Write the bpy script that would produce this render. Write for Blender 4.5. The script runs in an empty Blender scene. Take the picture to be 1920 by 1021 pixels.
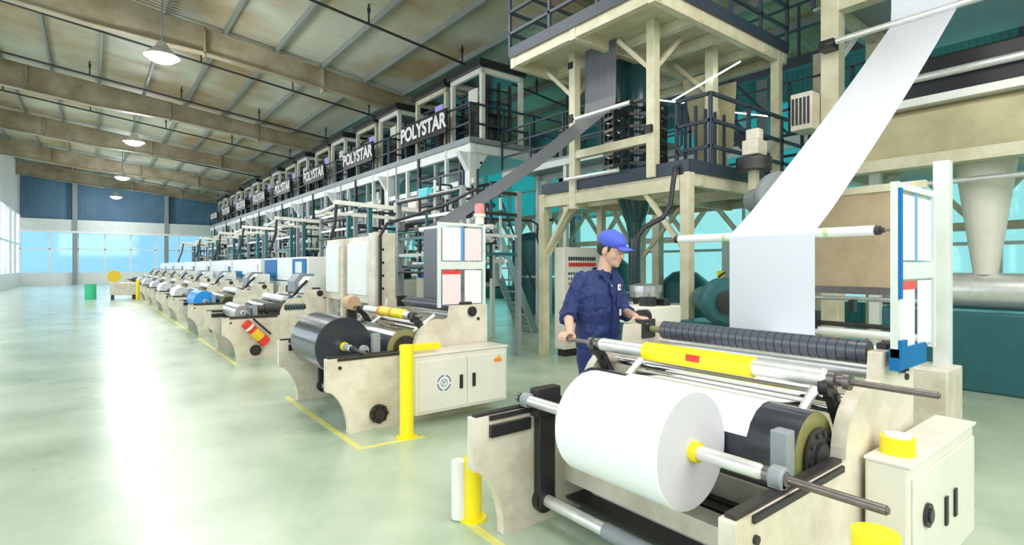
import bpy, bmesh, math, random
from mathutils import Vector, Matrix, Euler
random.seed(7)
PI = math.pi
R = math.radians
sc = bpy.context.scene
COL = sc.collection

# ---------------------------------------------------------------- camera, sky, light, exposure
sc.view_settings.view_transform = 'Standard'
sc.view_settings.look = 'None'
sc.view_settings.gamma = 1.0
sc.view_settings.use_curve_mapping = False
sc.view_settings.exposure = 0.2
cam_d = bpy.data.cameras.new('camera')
cam_d.sensor_width = 36.0
cam_d.lens = 36.0 * 1005 / 1920
cam_d.shift_y = -(510.5 - 499.0) / 1920
cam_d.clip_start = 0.05
cam_d.clip_end = 400
cam = bpy.data.objects.new('camera', cam_d)
COL.objects.link(cam)
cam.location = (0, 0, 1.5)
cam.rotation_euler = (R(90), 0, R(-38))
sc.camera = cam

W = bpy.data.worlds.new('sky')
sc.world = W
W.use_nodes = True
bg = W.node_tree.nodes['Background']
bg.inputs[0].default_value = (0.90, 0.96, 1.0, 1)
bg.inputs[1].default_value = 1.25
sc.cycles.max_bounces = 8
sc.cycles.diffuse_bounces = 4
sc.cycles.glossy_bounces = 4
sc.cycles.transparent_max_bounces = 12
sc.cycles.sample_clamp_indirect = 6
sc.cycles.caustics_reflective = False
sc.cycles.caustics_refractive = False


def area(name, loc, rot, sx, sy, power, color=(1, 1, 1)):
    l = bpy.data.lights.new(name, 'AREA')
    l.shape = 'RECTANGLE'
    l.size, l.size_y = sx, sy
    l.energy = power
    l.color = color
    o = bpy.data.objects.new(name, l)
    COL.objects.link(o)
    o.location = loc
    o.rotation_euler = rot
    return o


# daylight outside the side windows, and an added fill lamp behind the camera
area('daylight_aisle_side', (-5.2, 24, 3.6), (0, R(-90), 0), 4.6, 52, 1200, (0.95, 0.98, 1.0))
area('daylight_machine_side', (16.2, 20, 3.4), (0, R(90), 0), 5.4, 52, 900, (0.62, 1.0, 0.98))
area('front_fill_light', (0.5, -4.6, 4.6), (R(72), 0, 0), 12, 7, 900, (1.0, 0.97, 0.93))
area('daylight_far_end', (3, 58.6, 3.2), (R(-90), 0, 0), 14, 5, 220, (0.75, 0.92, 1.0))
# added fill lamps above the machines, without any fixtures
for ly in (1.0, 8.2, 16, 26, 38, 50):
    area('overhead_fill_light', (3.0, ly, 6.35), (0, 0, 0), 2.4, 4.0, 150, (1.0, 0.98, 0.94))

# ---------------------------------------------------------------- materials
MATS = {}


def mat(name, col, rough=0.5, metal=0.0, var=0.0, scale=6.0, dark=None, bump=0.0, bscale=60.0, spec=0.5, coat=0.0,
        emit=None, es=0.0, trans=0.0, alpha=1.0, stretch=(1, 1, 1), rvar=0.0):
    if name in MATS:
        return MATS[name]
    m = bpy.data.materials.new(name)
    m.use_nodes = True
    nt = m.node_tree
    b = nt.nodes['Principled BSDF']
    b.inputs['Base Color'].default_value = (*col, 1)
    b.inputs['Roughness'].default_value = rough
    b.inputs['Metallic'].default_value = metal
    b.inputs['Specular IOR Level'].default_value = spec
    b.inputs['Coat Weight'].default_value = coat
    b.inputs['Transmission Weight'].default_value = trans
    b.inputs['Alpha'].default_value = alpha
    if emit:
        b.inputs['Emission Color'].default_value = (*emit, 1)
        b.inputs['Emission Strength'].default_value = es
    if var > 0 or bump > 0 or rvar > 0:
        tc = nt.nodes.new('ShaderNodeTexCoord')
        mp = nt.nodes.new('ShaderNodeMapping')
        mp.inputs['Scale'].default_value = stretch
        nt.links.new(tc.outputs['Object'], mp.inputs[0])
    if var > 0:
        n = nt.nodes.new('ShaderNodeTexNoise')
        n.inputs['Scale'].default_value = scale
        n.inputs['Detail'].default_value = 6
        n.inputs['Roughness'].default_value = 0.65
        nt.links.new(mp.outputs[0], n.inputs['Vector'])
        r = nt.nodes.new('ShaderNodeValToRGB')
        r.color_ramp.elements[0].position = 0.36
        r.color_ramp.elements[1].position = 0.60
        d = dark or tuple(c * 0.55 for c in col)
        r.color_ramp.elements[0].color = (*[c + (e - c) * var for c, e in zip(col, d)], 1)
        r.color_ramp.elements[1].color = (*col, 1)
        nt.links.new(n.outputs['Fac'], r.inputs[0])
        nt.links.new(r.outputs[0], b.inputs['Base Color'])
    if rvar > 0:
        n3 = nt.nodes.new('ShaderNodeTexNoise')
        n3.inputs['Scale'].default_value = scale * 0.7
        n3.inputs['Detail'].default_value = 4
        nt.links.new(mp.outputs[0], n3.inputs['Vector'])
        mr = nt.nodes.new('ShaderNodeMapRange')
        mr.inputs[1].default_value = 0.3
        mr.inputs[2].default_value = 0.7
        mr.inputs[3].default_value = max(0.02, rough - rvar)
        mr.inputs[4].default_value = rough + rvar
        nt.links.new(n3.outputs['Fac'], mr.inputs[0])
        nt.links.new(mr.outputs[0], b.inputs['Roughness'])
    if bump > 0:
        n2 = nt.nodes.new('ShaderNodeTexNoise')
        n2.inputs['Scale'].default_value = bscale
        n2.inputs['Detail'].default_value = 3
        nt.links.new(mp.outputs[0], n2.inputs['Vector'])
        bp = nt.nodes.new('ShaderNodeBump')
        bp.inputs['Strength'].default_value = bump
        bp.inputs['Distance'].default_value = 0.01
        nt.links.new(n2.outputs['Fac'], bp.inputs['Height'])
        nt.links.new(bp.outputs[0], b.inputs['Normal'])
    MATS[name] = m
    return m


CREAM = mat('cream_paint', (0.77, 0.71, 0.60), 0.36, var=0.6, scale=4.5, dark=(0.50, 0.43, 0.31), rvar=0.1)
CREAM2 = mat('cream_cabinet_paint', (0.84, 0.81, 0.72), 0.35, var=0.15, scale=3)
FRAMEC = mat('tower_cream_paint', (0.68, 0.64, 0.47), 0.45, var=0.5, scale=3, dark=(0.42, 0.36, 0.2))
PALE = mat('pale_grey_paint', (0.74, 0.78, 0.74), 0.4, var=0.2, scale=3)
WHITEP = mat('white_paint', (0.88, 0.88, 0.86), 0.4, var=0.08, scale=4)
TAN = mat('tan_board', (0.50, 0.39, 0.25), 0.55, var=0.6, scale=2.5, dark=(0.33, 0.24, 0.14))
OLIVEB = mat('olive_cream_panel', (0.55, 0.50, 0.30), 0.5, var=0.5, scale=2)
STEEL = mat('brushed_steel', (0.62, 0.62, 0.63), 0.28, 0.9, var=0.3, scale=20, bump=0.05)
CHROME = mat('chrome_shaft', (0.82, 0.83, 0.85), 0.16, 1.0, var=0.15, scale=12)
ALU = mat('aluminium_sleeve', (0.86, 0.86, 0.85), 0.32, 0.55, var=0.25, scale=14)
IRON = mat('dark_iron', (0.045, 0.045, 0.05), 0.42, 0.5, var=0.4, scale=18, dark=(0.09, 0.07, 0.05))
BROWNI = mat('rusty_steel', (0.24, 0.21, 0.20), 0.38, 0.8, var=0.5, scale=22)
NAVYR = mat('dark_rail_paint', (0.035, 0.05, 0.075), 0.45, var=0.2, scale=8)
GREYP = mat('grey_steel_paint', (0.30, 0.33, 0.35), 0.45, var=0.25, scale=5)
BLACKF = mat('black_film', (0.028, 0.033, 0.046), 0.24, var=0.35, scale=3, dark=(0.06, 0.065, 0.075), stretch=(6, 0.4, 6),
             rvar=0.07, coat=0.3)
GREYF = mat('grey_film_sheet', (0.125, 0.13, 0.15), 0.34, var=0.35, scale=3, dark=(0.08, 0.085, 0.10), stretch=(5, 5, 0.4))
WHITEF = mat('white_film', (0.92, 0.93, 0.96), 0.4, spec=0.4)
WHITEE = mat('shaded_film_edge', (0.66, 0.66, 0.70), 0.6, var=0.1, scale=30)  # cut edge tone, greyed further so the end face's shading sits in the colour
RUBBER = mat('black_ribbed_rubber', (0.085, 0.095, 0.125), 0.30, coat=0.3)
OLIVE = mat('olive_end_cap', (0.28, 0.27, 0.10), 0.4, var=0.3, scale=10)
YEL = mat('yellow_paint', (0.98, 0.80, 0.015), 0.35, var=0.1, scale=8, dark=(0.8, 0.65, 0.05))
YELT = mat('yellow_floor_tape', (0.85, 0.80, 0.20), 0.4, var=0.5, scale=14, dark=(0.6, 0.62, 0.35))
REDM = mat('red_plastic', (0.75, 0.05, 0.03), 0.4)
ORANGE = mat('orange_tape', (0.9, 0.28, 0.05), 0.45)
PINKR = mat('pale_red_lens', (0.85, 0.22, 0.22), 0.25, coat=0.5)
BLUEP = mat('blue_panel', (0.004, 0.15, 0.40), 0.5, spec=0.25)
BLUEF = mat('bright_blue_film', (0.01, 0.30, 0.82), 0.4)
CYANP = mat('cyan_plastic', (0.10, 0.55, 0.65), 0.35)
TEALP = mat('teal_machine_paint', (0.03, 0.14, 0.16), 0.35, var=0.3, scale=5)
TEALB = mat('teal_film_bubble', (0.015, 0.075, 0.09), 0.2, var=0.3, scale=3, coat=0.4)
GREENP = mat('green_plastic', (0.05, 0.55, 0.30), 0.4)
WOODP = mat('cardboard_tube', (0.62, 0.42, 0.26), 0.7, var=0.2)
PAPERW = mat('white_paper', (0.90, 0.92, 0.92), 0.7, var=0.12, scale=40, stretch=(1, 1, 4))
PAPERP = mat('pink_paper', (0.90, 0.72, 0.76), 0.7, var=0.12, scale=40, stretch=(6, 1, 1))
CABLE = mat('black_cable', (0.02, 0.02, 0.025), 0.4)
BLACKP = mat('black_plastic', (0.02, 0.02, 0.022), 0.35)
SKIN = mat('skin', (0.68, 0.42, 0.31), 0.5)
HAIR = mat('black_hair', (0.015, 0.012, 0.01), 0.5)
SHIRT = mat('navy_work_shirt', (0.010, 0.022, 0.105), 0.7, var=0.5, scale=7, dark=(0.022, 0.045, 0.20), bump=0.8, bscale=9)  # lighter blue mottling paints highlights of the folds into the cloth
TROUS = mat('navy_trousers', (0.012, 0.026, 0.13), 0.8, var=0.2, scale=12, bump=0.3, bscale=9)
CAPM = mat('royal_blue_cap', (0.08, 0.12, 0.62), 0.7, var=0.15, scale=14)
LAMPE = mat('lamp_glow', (1, 1, 1), 0.5, emit=(1.0, 1.0, 1.0), es=14)
TUBEE = mat('tube_glow', (1, 1, 1), 0.5, emit=(0.85, 1.0, 0.97), es=4)
SCREEN = mat('screen_glow', (0.1, 0.1, 0.3), 0.3, emit=(0.45, 0.45, 0.95), es=0.5)


def floor_mat():
    m = bpy.data.materials.new('green_epoxy_floor')
    m.use_nodes = True
    nt = m.node_tree
    b = nt.nodes['Principled BSDF']
    tc = nt.nodes.new('ShaderNodeTexCoord')
    n = nt.nodes.new('ShaderNodeTexNoise')
    n.inputs['Scale'].default_value = 0.9
    n.inputs['Detail'].default_value = 9
    n.inputs['Roughness'].default_value = 0.62
    nt.links.new(tc.outputs['Object'], n.inputs['Vector'])
    r = nt.nodes.new('ShaderNodeValToRGB')
    e = r.color_ramp.elements
    e[0].position, e[0].color = 0.34, (0.38, 0.49, 0.35, 1)
    e[1].position, e[1].color = 0.66, (0.60, 0.69, 0.54, 1)
    nt.links.new(n.outputs['Fac'], r.inputs[0])
    nt.links.new(r.outputs[0], b.inputs['Base Color'])
    n2 = nt.nodes.new('ShaderNodeTexNoise')
    n2.inputs['Scale'].default_value = 2.2
    n2.inputs['Detail'].default_value = 6
    nt.links.new(tc.outputs['Object'], n2.inputs['Vector'])
    mr = nt.nodes.new('ShaderNodeMapRange')
    mr.inputs[3].default_value = 0.20
    mr.inputs[4].default_value = 0.40
    nt.links.new(n2.outputs['Fac'], mr.inputs[0])
    nt.links.new(mr.outputs[0], b.inputs['Roughness'])
    bp = nt.nodes.new('ShaderNodeBump')
    bp.inputs['Strength'].default_value = 0.12
    bp.inputs['Distance'].default_value = 0.02
    nt.links.new(n2.outputs['Fac'], bp.inputs['Height'])
    nt.links.new(bp.outputs[0], b.inputs['Normal'])
    b.inputs['Coat Weight'].default_value = 0.15
    b.inputs['Coat Roughness'].default_value = 0.15
    return m


def sheet_mat(name, c1, c2, axis='x', freq=5.0, rough=0.5, spots=0.5):
    """corrugated metal sheet: ribs as bump, blotchy age stains as colour"""
    m = bpy.data.materials.new(name)
    m.use_nodes = True
    nt = m.node_tree
    b = nt.nodes['Principled BSDF']
    b.inputs['Roughness'].default_value = rough
    tc = nt.nodes.new('ShaderNodeTexCoord')
    n = nt.nodes.new('ShaderNodeTexNoise')
    n.inputs['Scale'].default_value = 0.35
    n.inputs['Detail'].default_value = 6
    nt.links.new(tc.outputs['Object'], n.inputs['Vector'])
    r = nt.nodes.new('ShaderNodeValToRGB')
    r.color_ramp.elements[0].position, r.color_ramp.elements[0].color = 0.38, (*c2, 1)
    r.color_ramp.elements[1].position, r.color_ramp.elements[1].color = 0.60, (*c1, 1)
    nt.links.new(n.outputs['Fac'], r.inputs[0])
    nt.links.new(r.outputs[0], b.inputs['Base Color'])
    w = nt.nodes.new('ShaderNodeTexWave')
    w.bands_direction = 'X' if axis == 'x' else ('Y' if axis == 'y' else 'Z')
    w.inputs['Scale'].default_value = freq
    nt.links.new(tc.outputs['Object'], w.inputs['Vector'])
    bp = nt.nodes.new('ShaderNodeBump')
    bp.inputs['Strength'].default_value = 0.6
    bp.inputs['Distance'].default_value = 0.03
    nt.links.new(w.outputs['Fac'], bp.inputs['Height'])
    nt.links.new(bp.outputs[0], b.inputs['Normal'])
    return m


def tint_glass(name, col, gloss=0.06):
    m = bpy.data.materials.new(name)
    m.use_nodes = True
    nt = m.node_tree
    nt.nodes.clear()
    out = nt.nodes.new('ShaderNodeOutputMaterial')
    t = nt.nodes.new('ShaderNodeBsdfTransparent')
    t.inputs[0].default_value = (*col, 1)
    g = nt.nodes.new('ShaderNodeBsdfGlossy')
    g.inputs['Roughness'].default_value = 0.05
    mx = nt.nodes.new('ShaderNodeMixShader')
    mx.inputs[0].default_value = gloss
    nt.links.new(t.outputs[0], mx.inputs[1])
    nt.links.new(g.outputs[0], mx.inputs[2])
    nt.links.new(mx.outputs[0], out.inputs[0])
    return m


def film_mat(name, col, tr=0.35):
    """thin plastic film: diffuse plus some light passing through"""
    m = bpy.data.materials.new(name)
    m.use_nodes = True
    nt = m.node_tree
    b = nt.nodes['Principled BSDF']
    b.inputs['Base Color'].default_value = (*col, 1)
    b.inputs['Roughness'].default_value = 0.35
    out = nt.nodes['Material Output']
    t = nt.nodes.new('ShaderNodeBsdfTranslucent')
    t.inputs[0].default_value = (*col, 1)
    mx = nt.nodes.new('ShaderNodeMixShader')
    mx.inputs[0].default_value = tr
    nt.links.new(b.outputs[0], mx.inputs[1])
    nt.links.new(t.outputs[0], mx.inputs[2])
    nt.links.new(mx.outputs[0], out.inputs[0])
    return m


FLOORM = floor_mat()
ROOFM = sheet_mat('ribbed_roof_sheet', (0.55, 0.56, 0.44), (0.38, 0.27, 0.13), 'y', 1.6)
BLUEWALL = sheet_mat('blue_ribbed_cladding', (0.09, 0.20, 0.30), (0.06, 0.14, 0.22), 'x', 2.4)
TEALWALL = sheet_mat('teal_ribbed_cladding', (0.06, 0.33, 0.34), (0.03, 0.20, 0.22), 'y', 2.4)
TEALG = tint_glass('teal_window_glass', (0.12, 0.50, 0.50))
PALEG = tint_glass('pale_cyan_window_glass', (0.52, 0.80, 0.79))
BLUEG = tint_glass('blue_window_glass', (0.52, 0.76, 0.92))
CLEARG = tint_glass('clear_window_glass', (0.93, 0.97, 1.0))
POCKET = tint_glass('clear_plastic_pocket', (0.86, 0.92, 0.95), 0.10)
WEBW = film_mat('white_web_film', (0.88, 0.90, 0.96), 0.30)

# ---------------------------------------------------------------- mesh builder
WL = {}


class MB:
    def __init__(s):
        s.v = []
        s.f = []
        s.sm = []

    def add(s, vs, fs, smooth=False):
        o = len(s.v)
        s.v += [tuple(v) for v in vs]
        for f in fs:
            s.f.append(tuple(i + o for i in f))
            s.sm.append(smooth)
        return s

    def box(s, x0, x1, y0, y1, z0, z1):
        if x0 > x1: x0, x1 = x1, x0
        if y0 > y1: y0, y1 = y1, y0
        if z0 > z1: z0, z1 = z1, z0
        vs = [(x, y, z) for z in (z0, z1) for y in (y0, y1) for x in (x0, x1)]
        return s.add(vs, [(0, 2, 3, 1), (4, 5, 7, 6), (0, 1, 5, 4), (2, 6, 7, 3), (0, 4, 6, 2), (1, 3, 7, 5)])

    def bar(s, p0, p1, w, h, up=(0, 0, 1)):
        """rectangular bar from p0 to p1"""
        p0, p1 = Vector(p0), Vector(p1)
        d = (p1 - p0).normalized()
        u = Vector(up)
        if abs(d.dot(u)) > 0.99:
            u = Vector((1, 0, 0))
        a = d.cross(u).normalized()
        b = a.cross(d).normalized()
        vs = []
        for p in (p0, p1):
            for (i, j) in ((-1, -1), (1, -1), (1, 1), (-1, 1)):
                vs.append(p + a * (i * w / 2) + b * (j * h / 2))
        return s.add(vs, [(3, 2, 1, 0), (4, 5, 6, 7), (0, 1, 5, 4), (1, 2, 6, 5), (2, 3, 7, 6), (3, 0, 4, 7)])

    def cyl(s, p0, p1, r, n=20, r2=None, cap=True):
        p0, p1 = Vector(p0), Vector(p1)
        return s.lathe([(0, r), ((p1 - p0).length, r if r2 is None else r2)], p0, (p1 - p0), n, cap)

    def lathe(s, prof, p0, axis, n=24, cap=True):
        """prof: list of (distance along axis, radius)"""
        p0 = Vector(p0)
        d = Vector(axis).normalized()
        u = Vector((0, 0, 1)) if abs(d.z) < 0.9 else Vector((1, 0, 0))
        a = d.cross(u).normalized()
        b = d.cross(a).normalized()
        rings = []
        # split hard corners by duplicating rings
        vs, fs = [], []
        for i in range(len(prof) - 1):
            (h0, r0), (h1, r1) = prof[i], prof[i + 1]
            o = len(vs)
            for (h, r) in ((h0, r0), (h1, r1)):
                for k in range(n):
                    t = 2 * PI * k / n
                    vs.append(p0 + d * h + (a * math.cos(t) + b * math.sin(t)) * r)
            for k in range(n):
                k2 = (k + 1) % n
                fs.append((o + k, o + k2, o + n + k2, o + n + k))
        s.add(vs, fs, True)
        if cap:
            for (h, r, rev) in ((prof[0][0], prof[0][1], False), (prof[-1][0], prof[-1][1], True)):
                if r > 1e-5:
                    c = [p0 + d * h + (a * math.cos(2 * PI * k / n) + b * math.sin(2 * PI * k / n)) * r for k in range(n)]
                    idx = tuple(range(n))
                    s.add(c, [idx[::-1] if not rev else idx])
        return s

    def tube(s, pts, r, n=8, closed=False):
        pts = [Vector(p) for p in pts]
        N = len(pts)
        vs, fs = [], []
        prev = None
        for i, p in enumerate(pts):
            t = (pts[min(i + 1, N - 1)] - pts[max(i - 1, 0)]).normalized()
            if prev is None:
                u = Vector((0, 0, 1)) if abs(t.z) < 0.9 else Vector((1, 0, 0))
                a = t.cross(u).normalized()
            else:
                a = (prev - t * prev.dot(t)).normalized()
            prev = a
            b = t.cross(a)
            rr = r[i] if isinstance(r, (list, tuple)) else r
            for k in range(n):
                th = 2 * PI * k / n
                vs.append(p + (a * math.cos(th) + b * math.sin(th)) * rr)
        for i in range(N - 1):
            for k in range(n):
                k2 = (k + 1) % n
                fs.append((i * n + k, i * n + k2, (i + 1) * n + k2, (i + 1) * n + k))
        s.add(vs, fs, True)
        s.add([vs[k] for k in range(n)], [tuple(range(n))[::-1]])
        s.add([vs[(N - 1) * n + k] for k in range(n)], [tuple(range(n))])
        return s

    def prism(s, poly, plane, a0, a1):
        """poly in 2D; plane 'xz' extruded along y, 'yz' along x, 'xy' along z"""
        def P(u, v, a):
            return (u, a, v) if plane == 'xz' else ((a, u, v) if plane == 'yz' else (u, v, a))
        n = len(poly)
        s.add([P(u, v, a0) for u, v in poly], [tuple(range(n))])
        s.add([P(u, v, a1) for u, v in poly], [tuple(range(n))[::-1]])
        vs = [P(u, v, a) for a in (a0, a1) for u, v in poly]
        s.add(vs, [(i, (i + 1) % n, n + (i + 1) % n, n + i) for i in range(n)])
        return s

    def quad(s, a, b, c, d):
        return s.add([a, b, c, d], [(0, 1, 2, 3)])

    def ell(s, c, rx, ry, rz, nu=20, nv=12, rot=None, z0=-1.0, z1=1.0):
        c = Vector(c)
        M = rot.to_matrix() if rot is not None else Matrix.Identity(3)
        vs, fs = [], []
        for j in range(nv + 1):
            ph = math.asin(z0) + (math.asin(z1) - math.asin(z0)) * j / nv
            for i in range(nu):
                th = 2 * PI * i / nu
                vs.append(c + M @ Vector((rx * math.cos(ph) * math.cos(th), ry * math.cos(ph) * math.sin(th), rz * math.sin(ph))))
        for j in range(nv):
            for i in range(nu):
                i2 = (i + 1) % nu
                fs.append((j * nu + i, j * nu + i2, (j + 1) * nu + i2, (j + 1) * nu + i))
        return s.add(vs, fs, True)

    def sheet(s, path, y0, y1, t=0.004):
        """a thin sheet whose profile is a path in (x, z), as wide as y0..y1"""
        P = [Vector((x, 0, z)) for x, z in path]
        N = len(P)
        nrm = []
        for i in range(N):
            d = (P[min(i + 1, N - 1)] - P[max(i - 1, 0)]).normalized()
            nrm.append(Vector((-d.z, 0, d.x)))
        vs = []
        for i in range(N):
            for o in (-t / 2, t / 2):
                q = P[i] + nrm[i] * o
                vs += [(q.x, y0, q.z), (q.x, y1, q.z)]
        fs = []
        for i in range(N - 1):
            a, b = i * 4, (i + 1) * 4
            fs += [(a, a + 1, b + 1, b), (a + 2, b + 2, b + 3, a + 3), (a, b, b + 2, a + 2), (a + 1, a + 3, b + 3, b + 1)]
        fs += [(0, 2, 3, 1), ((N - 1) * 4, (N - 1) * 4 + 1, (N - 1) * 4 + 3, (N - 1) * 4 + 2)]
        return s.add(vs, fs, False)

    def build(s, name, m, parent=None, bevel=0.0, fix=True, origin=None):
        me = bpy.data.meshes.new(name)
        if parent is not None:
            off = WL[parent.name]
        elif origin is not None:
            off = Vector(origin)
        else:
            xs = [v[0] for v in s.v]; ys = [v[1] for v in s.v]; zs = [v[2] for v in s.v]
            off = Vector(((min(xs) + max(xs)) / 2, (min(ys) + max(ys)) / 2, min(zs)))
        me.from_pydata([tuple(Vector(v) - off) for v in s.v], [], s.f)
        me.polygons.foreach_set('use_smooth', s.sm)
        me.materials.append(m)
        if fix:
            bm = bmesh.new()
            bm.from_mesh(me)
            bmesh.ops.recalc_face_normals(bm, faces=bm.faces)
            bm.to_mesh(me)
            bm.free()
        o = bpy.data.objects.new(name, me)
        COL.objects.link(o)
        if parent is not None:
            o.parent = parent
        else:
            o.location = off
        WL[o.name] = off
        if bevel > 0:
            b = o.modifiers.new('bevel', 'BEVEL')
            b.width = bevel
            b.segments = 2
            b.limit_method = 'ANGLE'
            b.angle_limit = R(50)
        return o


def islands(s):
    key = {}
    par = list(range(len(s.v)))

    def find(i):
        while par[i] != i:
            par[i] = par[par[i]]
            i = par[i]
        return i
    for i, v in enumerate(s.v):
        k = (round(v[0], 5), round(v[1], 5), round(v[2], 5))
        if k in key:
            par[find(i)] = find(key[k])
        else:
            key[k] = i
    for f in s.f:
        for j in f[1:]:
            par[find(j)] = find(f[0])
    g = {}
    for fi, f in enumerate(s.f):
        g.setdefault(find(f[0]), []).append(fi)
    return list(g.values())


def each(s, name, m, parent=None, bevel=0.0):
    """one object per separate piece"""
    out = []
    for fs in islands(s):
        q = MB()
        mp = {}
        for fi in fs:
            f = []
            for j in s.f[fi]:
                if j not in mp:
                    mp[j] = len(q.v)
                    q.v.append(s.v[j])
                f.append(mp[j])
            q.f.append(tuple(f))
            q.sm.append(s.sm[fi])
        out.append(q.build(name, m, parent, bevel=bevel))
    return out


MB.each = each


def tag(o, label, cat, group=None, kind=None):
    o['label'] = label
    o['category'] = cat
    if group: o['group'] = group
    if kind: o['kind'] = kind
    return o


def struct(o):
    o['kind'] = 'structure'
    return o


def empty(name, loc, label, cat, group=None):
    o = bpy.data.objects.new(name, None)
    o.empty_display_size = 0.1
    COL.objects.link(o)
    o.location = loc
    WL[o.name] = Vector(loc)
    return tag(o, label, cat, group)


def copy_tree(o, parent=None):
    c = o.copy()
    COL.objects.link(c)
    if parent is not None:
        c.parent = parent
    for ch in list(o.children):
        copy_tree(ch, c)
    return c


def dup(o, delta, label, group=None):
    c = copy_tree(o)
    c.location = o.location + Vector(delta)
    c['label'] = label
    if group: c['group'] = group
    WL[c.name] = WL[o.name] + Vector(delta)
    return c


def text(name, body, mtx, size, m, parent, ext=0.004):
    cu = bpy.data.curves.new(name, 'FONT')
    cu.body = body
    cu.size = size
    cu.extrude = ext
    cu.offset = size * 0.035
    cu.align_x = 'CENTER'
    cu.align_y = 'CENTER'
    cu.materials.append(m)
    tmp = bpy.data.objects.new(name + '_curve', cu)
    COL.objects.link(tmp)
    me = bpy.data.meshes.new_from_object(tmp.evaluated_get(bpy.context.evaluated_depsgraph_get()))
    me.name = name
    bpy.data.objects.remove(tmp)
    o = bpy.data.objects.new(name, me)
    COL.objects.link(o)
    mm = mtx.copy()
    if parent is not None:
        o.parent = parent
        mm.translation = mm.translation - WL[parent.name]
    o.matrix_local = mm
    return o


def face_mx(loc, normal):
    """text matrix: reading plane faces 'normal' (horizontal)"""
    z = Vector(normal).normalized()
    y = Vector((0, 0, 1))
    x = y.cross(z)
    M = Matrix((x, y, z)).transposed().to_4x4()
    M.translation = Vector(loc)
    return M


# ================================================================ the hall
XL, XR, YN, YF = -4.6, 15.2, -5.0, 57.6


def roof_z(x):
    return 9.06 - 0.12 * x


struct(MB().box(XL - 2, XR + 2, YN - 6, YF + 2, -0.12, 0).build('floor', FLOORM))
# roof sheet
cm = MB()
cm.add([(XL, YN, roof_z(XL)), (XR, YN, roof_z(XR)), (XR, YF, roof_z(XR)), (XL, YF, roof_z(XL)),
        (XL, YN, roof_z(XL) + .08), (XR, YN, roof_z(XR) + .08), (XR, YF, roof_z(XR) + .08), (XL, YF, roof_z(XL) + .08)],
       [(0, 1, 2, 3), (7, 6, 5, 4), (0, 4, 5, 1), (1, 5, 6, 2), (2, 6, 7, 3), (3, 7, 4, 0)])
ceil = struct(cm.build('ceiling', ROOFM))
# rafters: tapered I beams along X
for i in range(7):
    y = 9.12 * i
    m = MB()
    xs = [XL, 0.0, 2.6, XR]
    dep = {XL: 0.95, 0.0: 0.92, 2.6: 0.72, XR: 0.45}
    for a, b in zip(xs[:-1], xs[1:]):
        za, zb = roof_z(a) - 0.18, roof_z(b) - 0.18
        m.prism([(a, za), (b, zb), (b, zb - dep[b]), (a, za - dep[a])], 'xz', y - 0.012, y + 0.012)
        for k in (0, 1):
            da, db = (0, 0) if k == 0 else (dep[a], dep[b])
            m.prism([(a, za - da), (b, zb - db), (b, zb - db - .03), (a, za - da - .03)], 'xz', y - 0.14, y + 0.14)
    for x in (-2.0, 2.6, 6.1, 11.5):   # splice plates
        m.box(x - .03, x + .03, y - .14, y + .14, roof_z(x) - .98, roof_z(x) - .18)
    m.build('rafter', mat('rafter_paint', (0.40, 0.35, 0.24), 0.5, var=0.7, scale=0.9, dark=(0.20, 0.14, 0.07)), ceil)
for i in range(13):
    x = -4.2 + i * 1.47
    MB().box(x - .035, x + .035, YN, YF, roof_z(x) - .19, roof_z(x) - .004).build(
        'purlin', mat('purlin_paint', (0.24, 0.26, 0.24), 0.45, var=0.3, scale=2), ceil)
    # short knee braces to the rafter
# walls
fw = MB()
ft = [(XL, 0, YF), (XR, 0, YF)]
fw.prism([(XL, 5.35), (XR, 5.35), (XR, roof_z(XR)), (XL, roof_z(XL))], 'xz', YF, YF + .15)
wf = struct(fw.build('wall_far', BLUEWALL))
m = MB()
m.box(XL, XR, YF, YF + .2, 0, 1.0)
for i in range(12):
    x = XL + i * 1.8
    m.box(x - .06, x + .06, YF, YF + .15, 1.0, 4.4)
m.box(XL, XR, YF, YF + .12, 2.9, 2.98)
m.build('wall_base', WHITEP, wf)
MB().box(XL, XR, YF - .35, YF, 4.4, 5.35).build('crane_beam', PALE, wf)
MB().box(XL, XR, YF - .5, YF - .2, 4.25, 4.42).build('ledge', WHITEP, wf)
for x in (-1.2, 5.2, 9.8, 14):
    MB().box(x - .16, x + .16, YF - .45, YF - .05, 0, roof_z(x) - .2).build('wall_post', GREYP, wf)
struct(MB().box(XL, XR, YF + .06, YF + .08, 1.0, 4.4).build('window_1', BLUEG))
# machine side wall (high X)
ws = MB()
ws.box(XR, XR + .15, YN, YF, 0, 0.6)
ws.box(XR, XR + .15, YN, YF, 6.1, roof_z(XR) + .1)
wr = struct(ws.build('wall_right', TEALWALL))
m = MB()
for i in range(34):
    y = YN + 1.9 * i
    m.box(XR, XR + .12, y - .05, y + .05, .6, 6.1)
for z in (2.0, 3.4, 4.8):
    m.box(XR, XR + .1, YN, YF, z - .04, z + .04)
m.build('window_frame', PALE, wr)
m = MB()
for i in range(8):
    y = 0 + 7.6 * i
    m.box(XR - .3, XR, y - .15, y + .15, 0, roof_z(XR))
m.build('wall_post', GREYP, wr)
struct(MB().box(XR + .05, XR + .07, YN, YF, 3.42, 6.1).build('window_2', TEALG))
struct(MB().box(XR + .05, XR + .07, YN, YF, .6, 3.38).build('window_4', PALEG))
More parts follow.
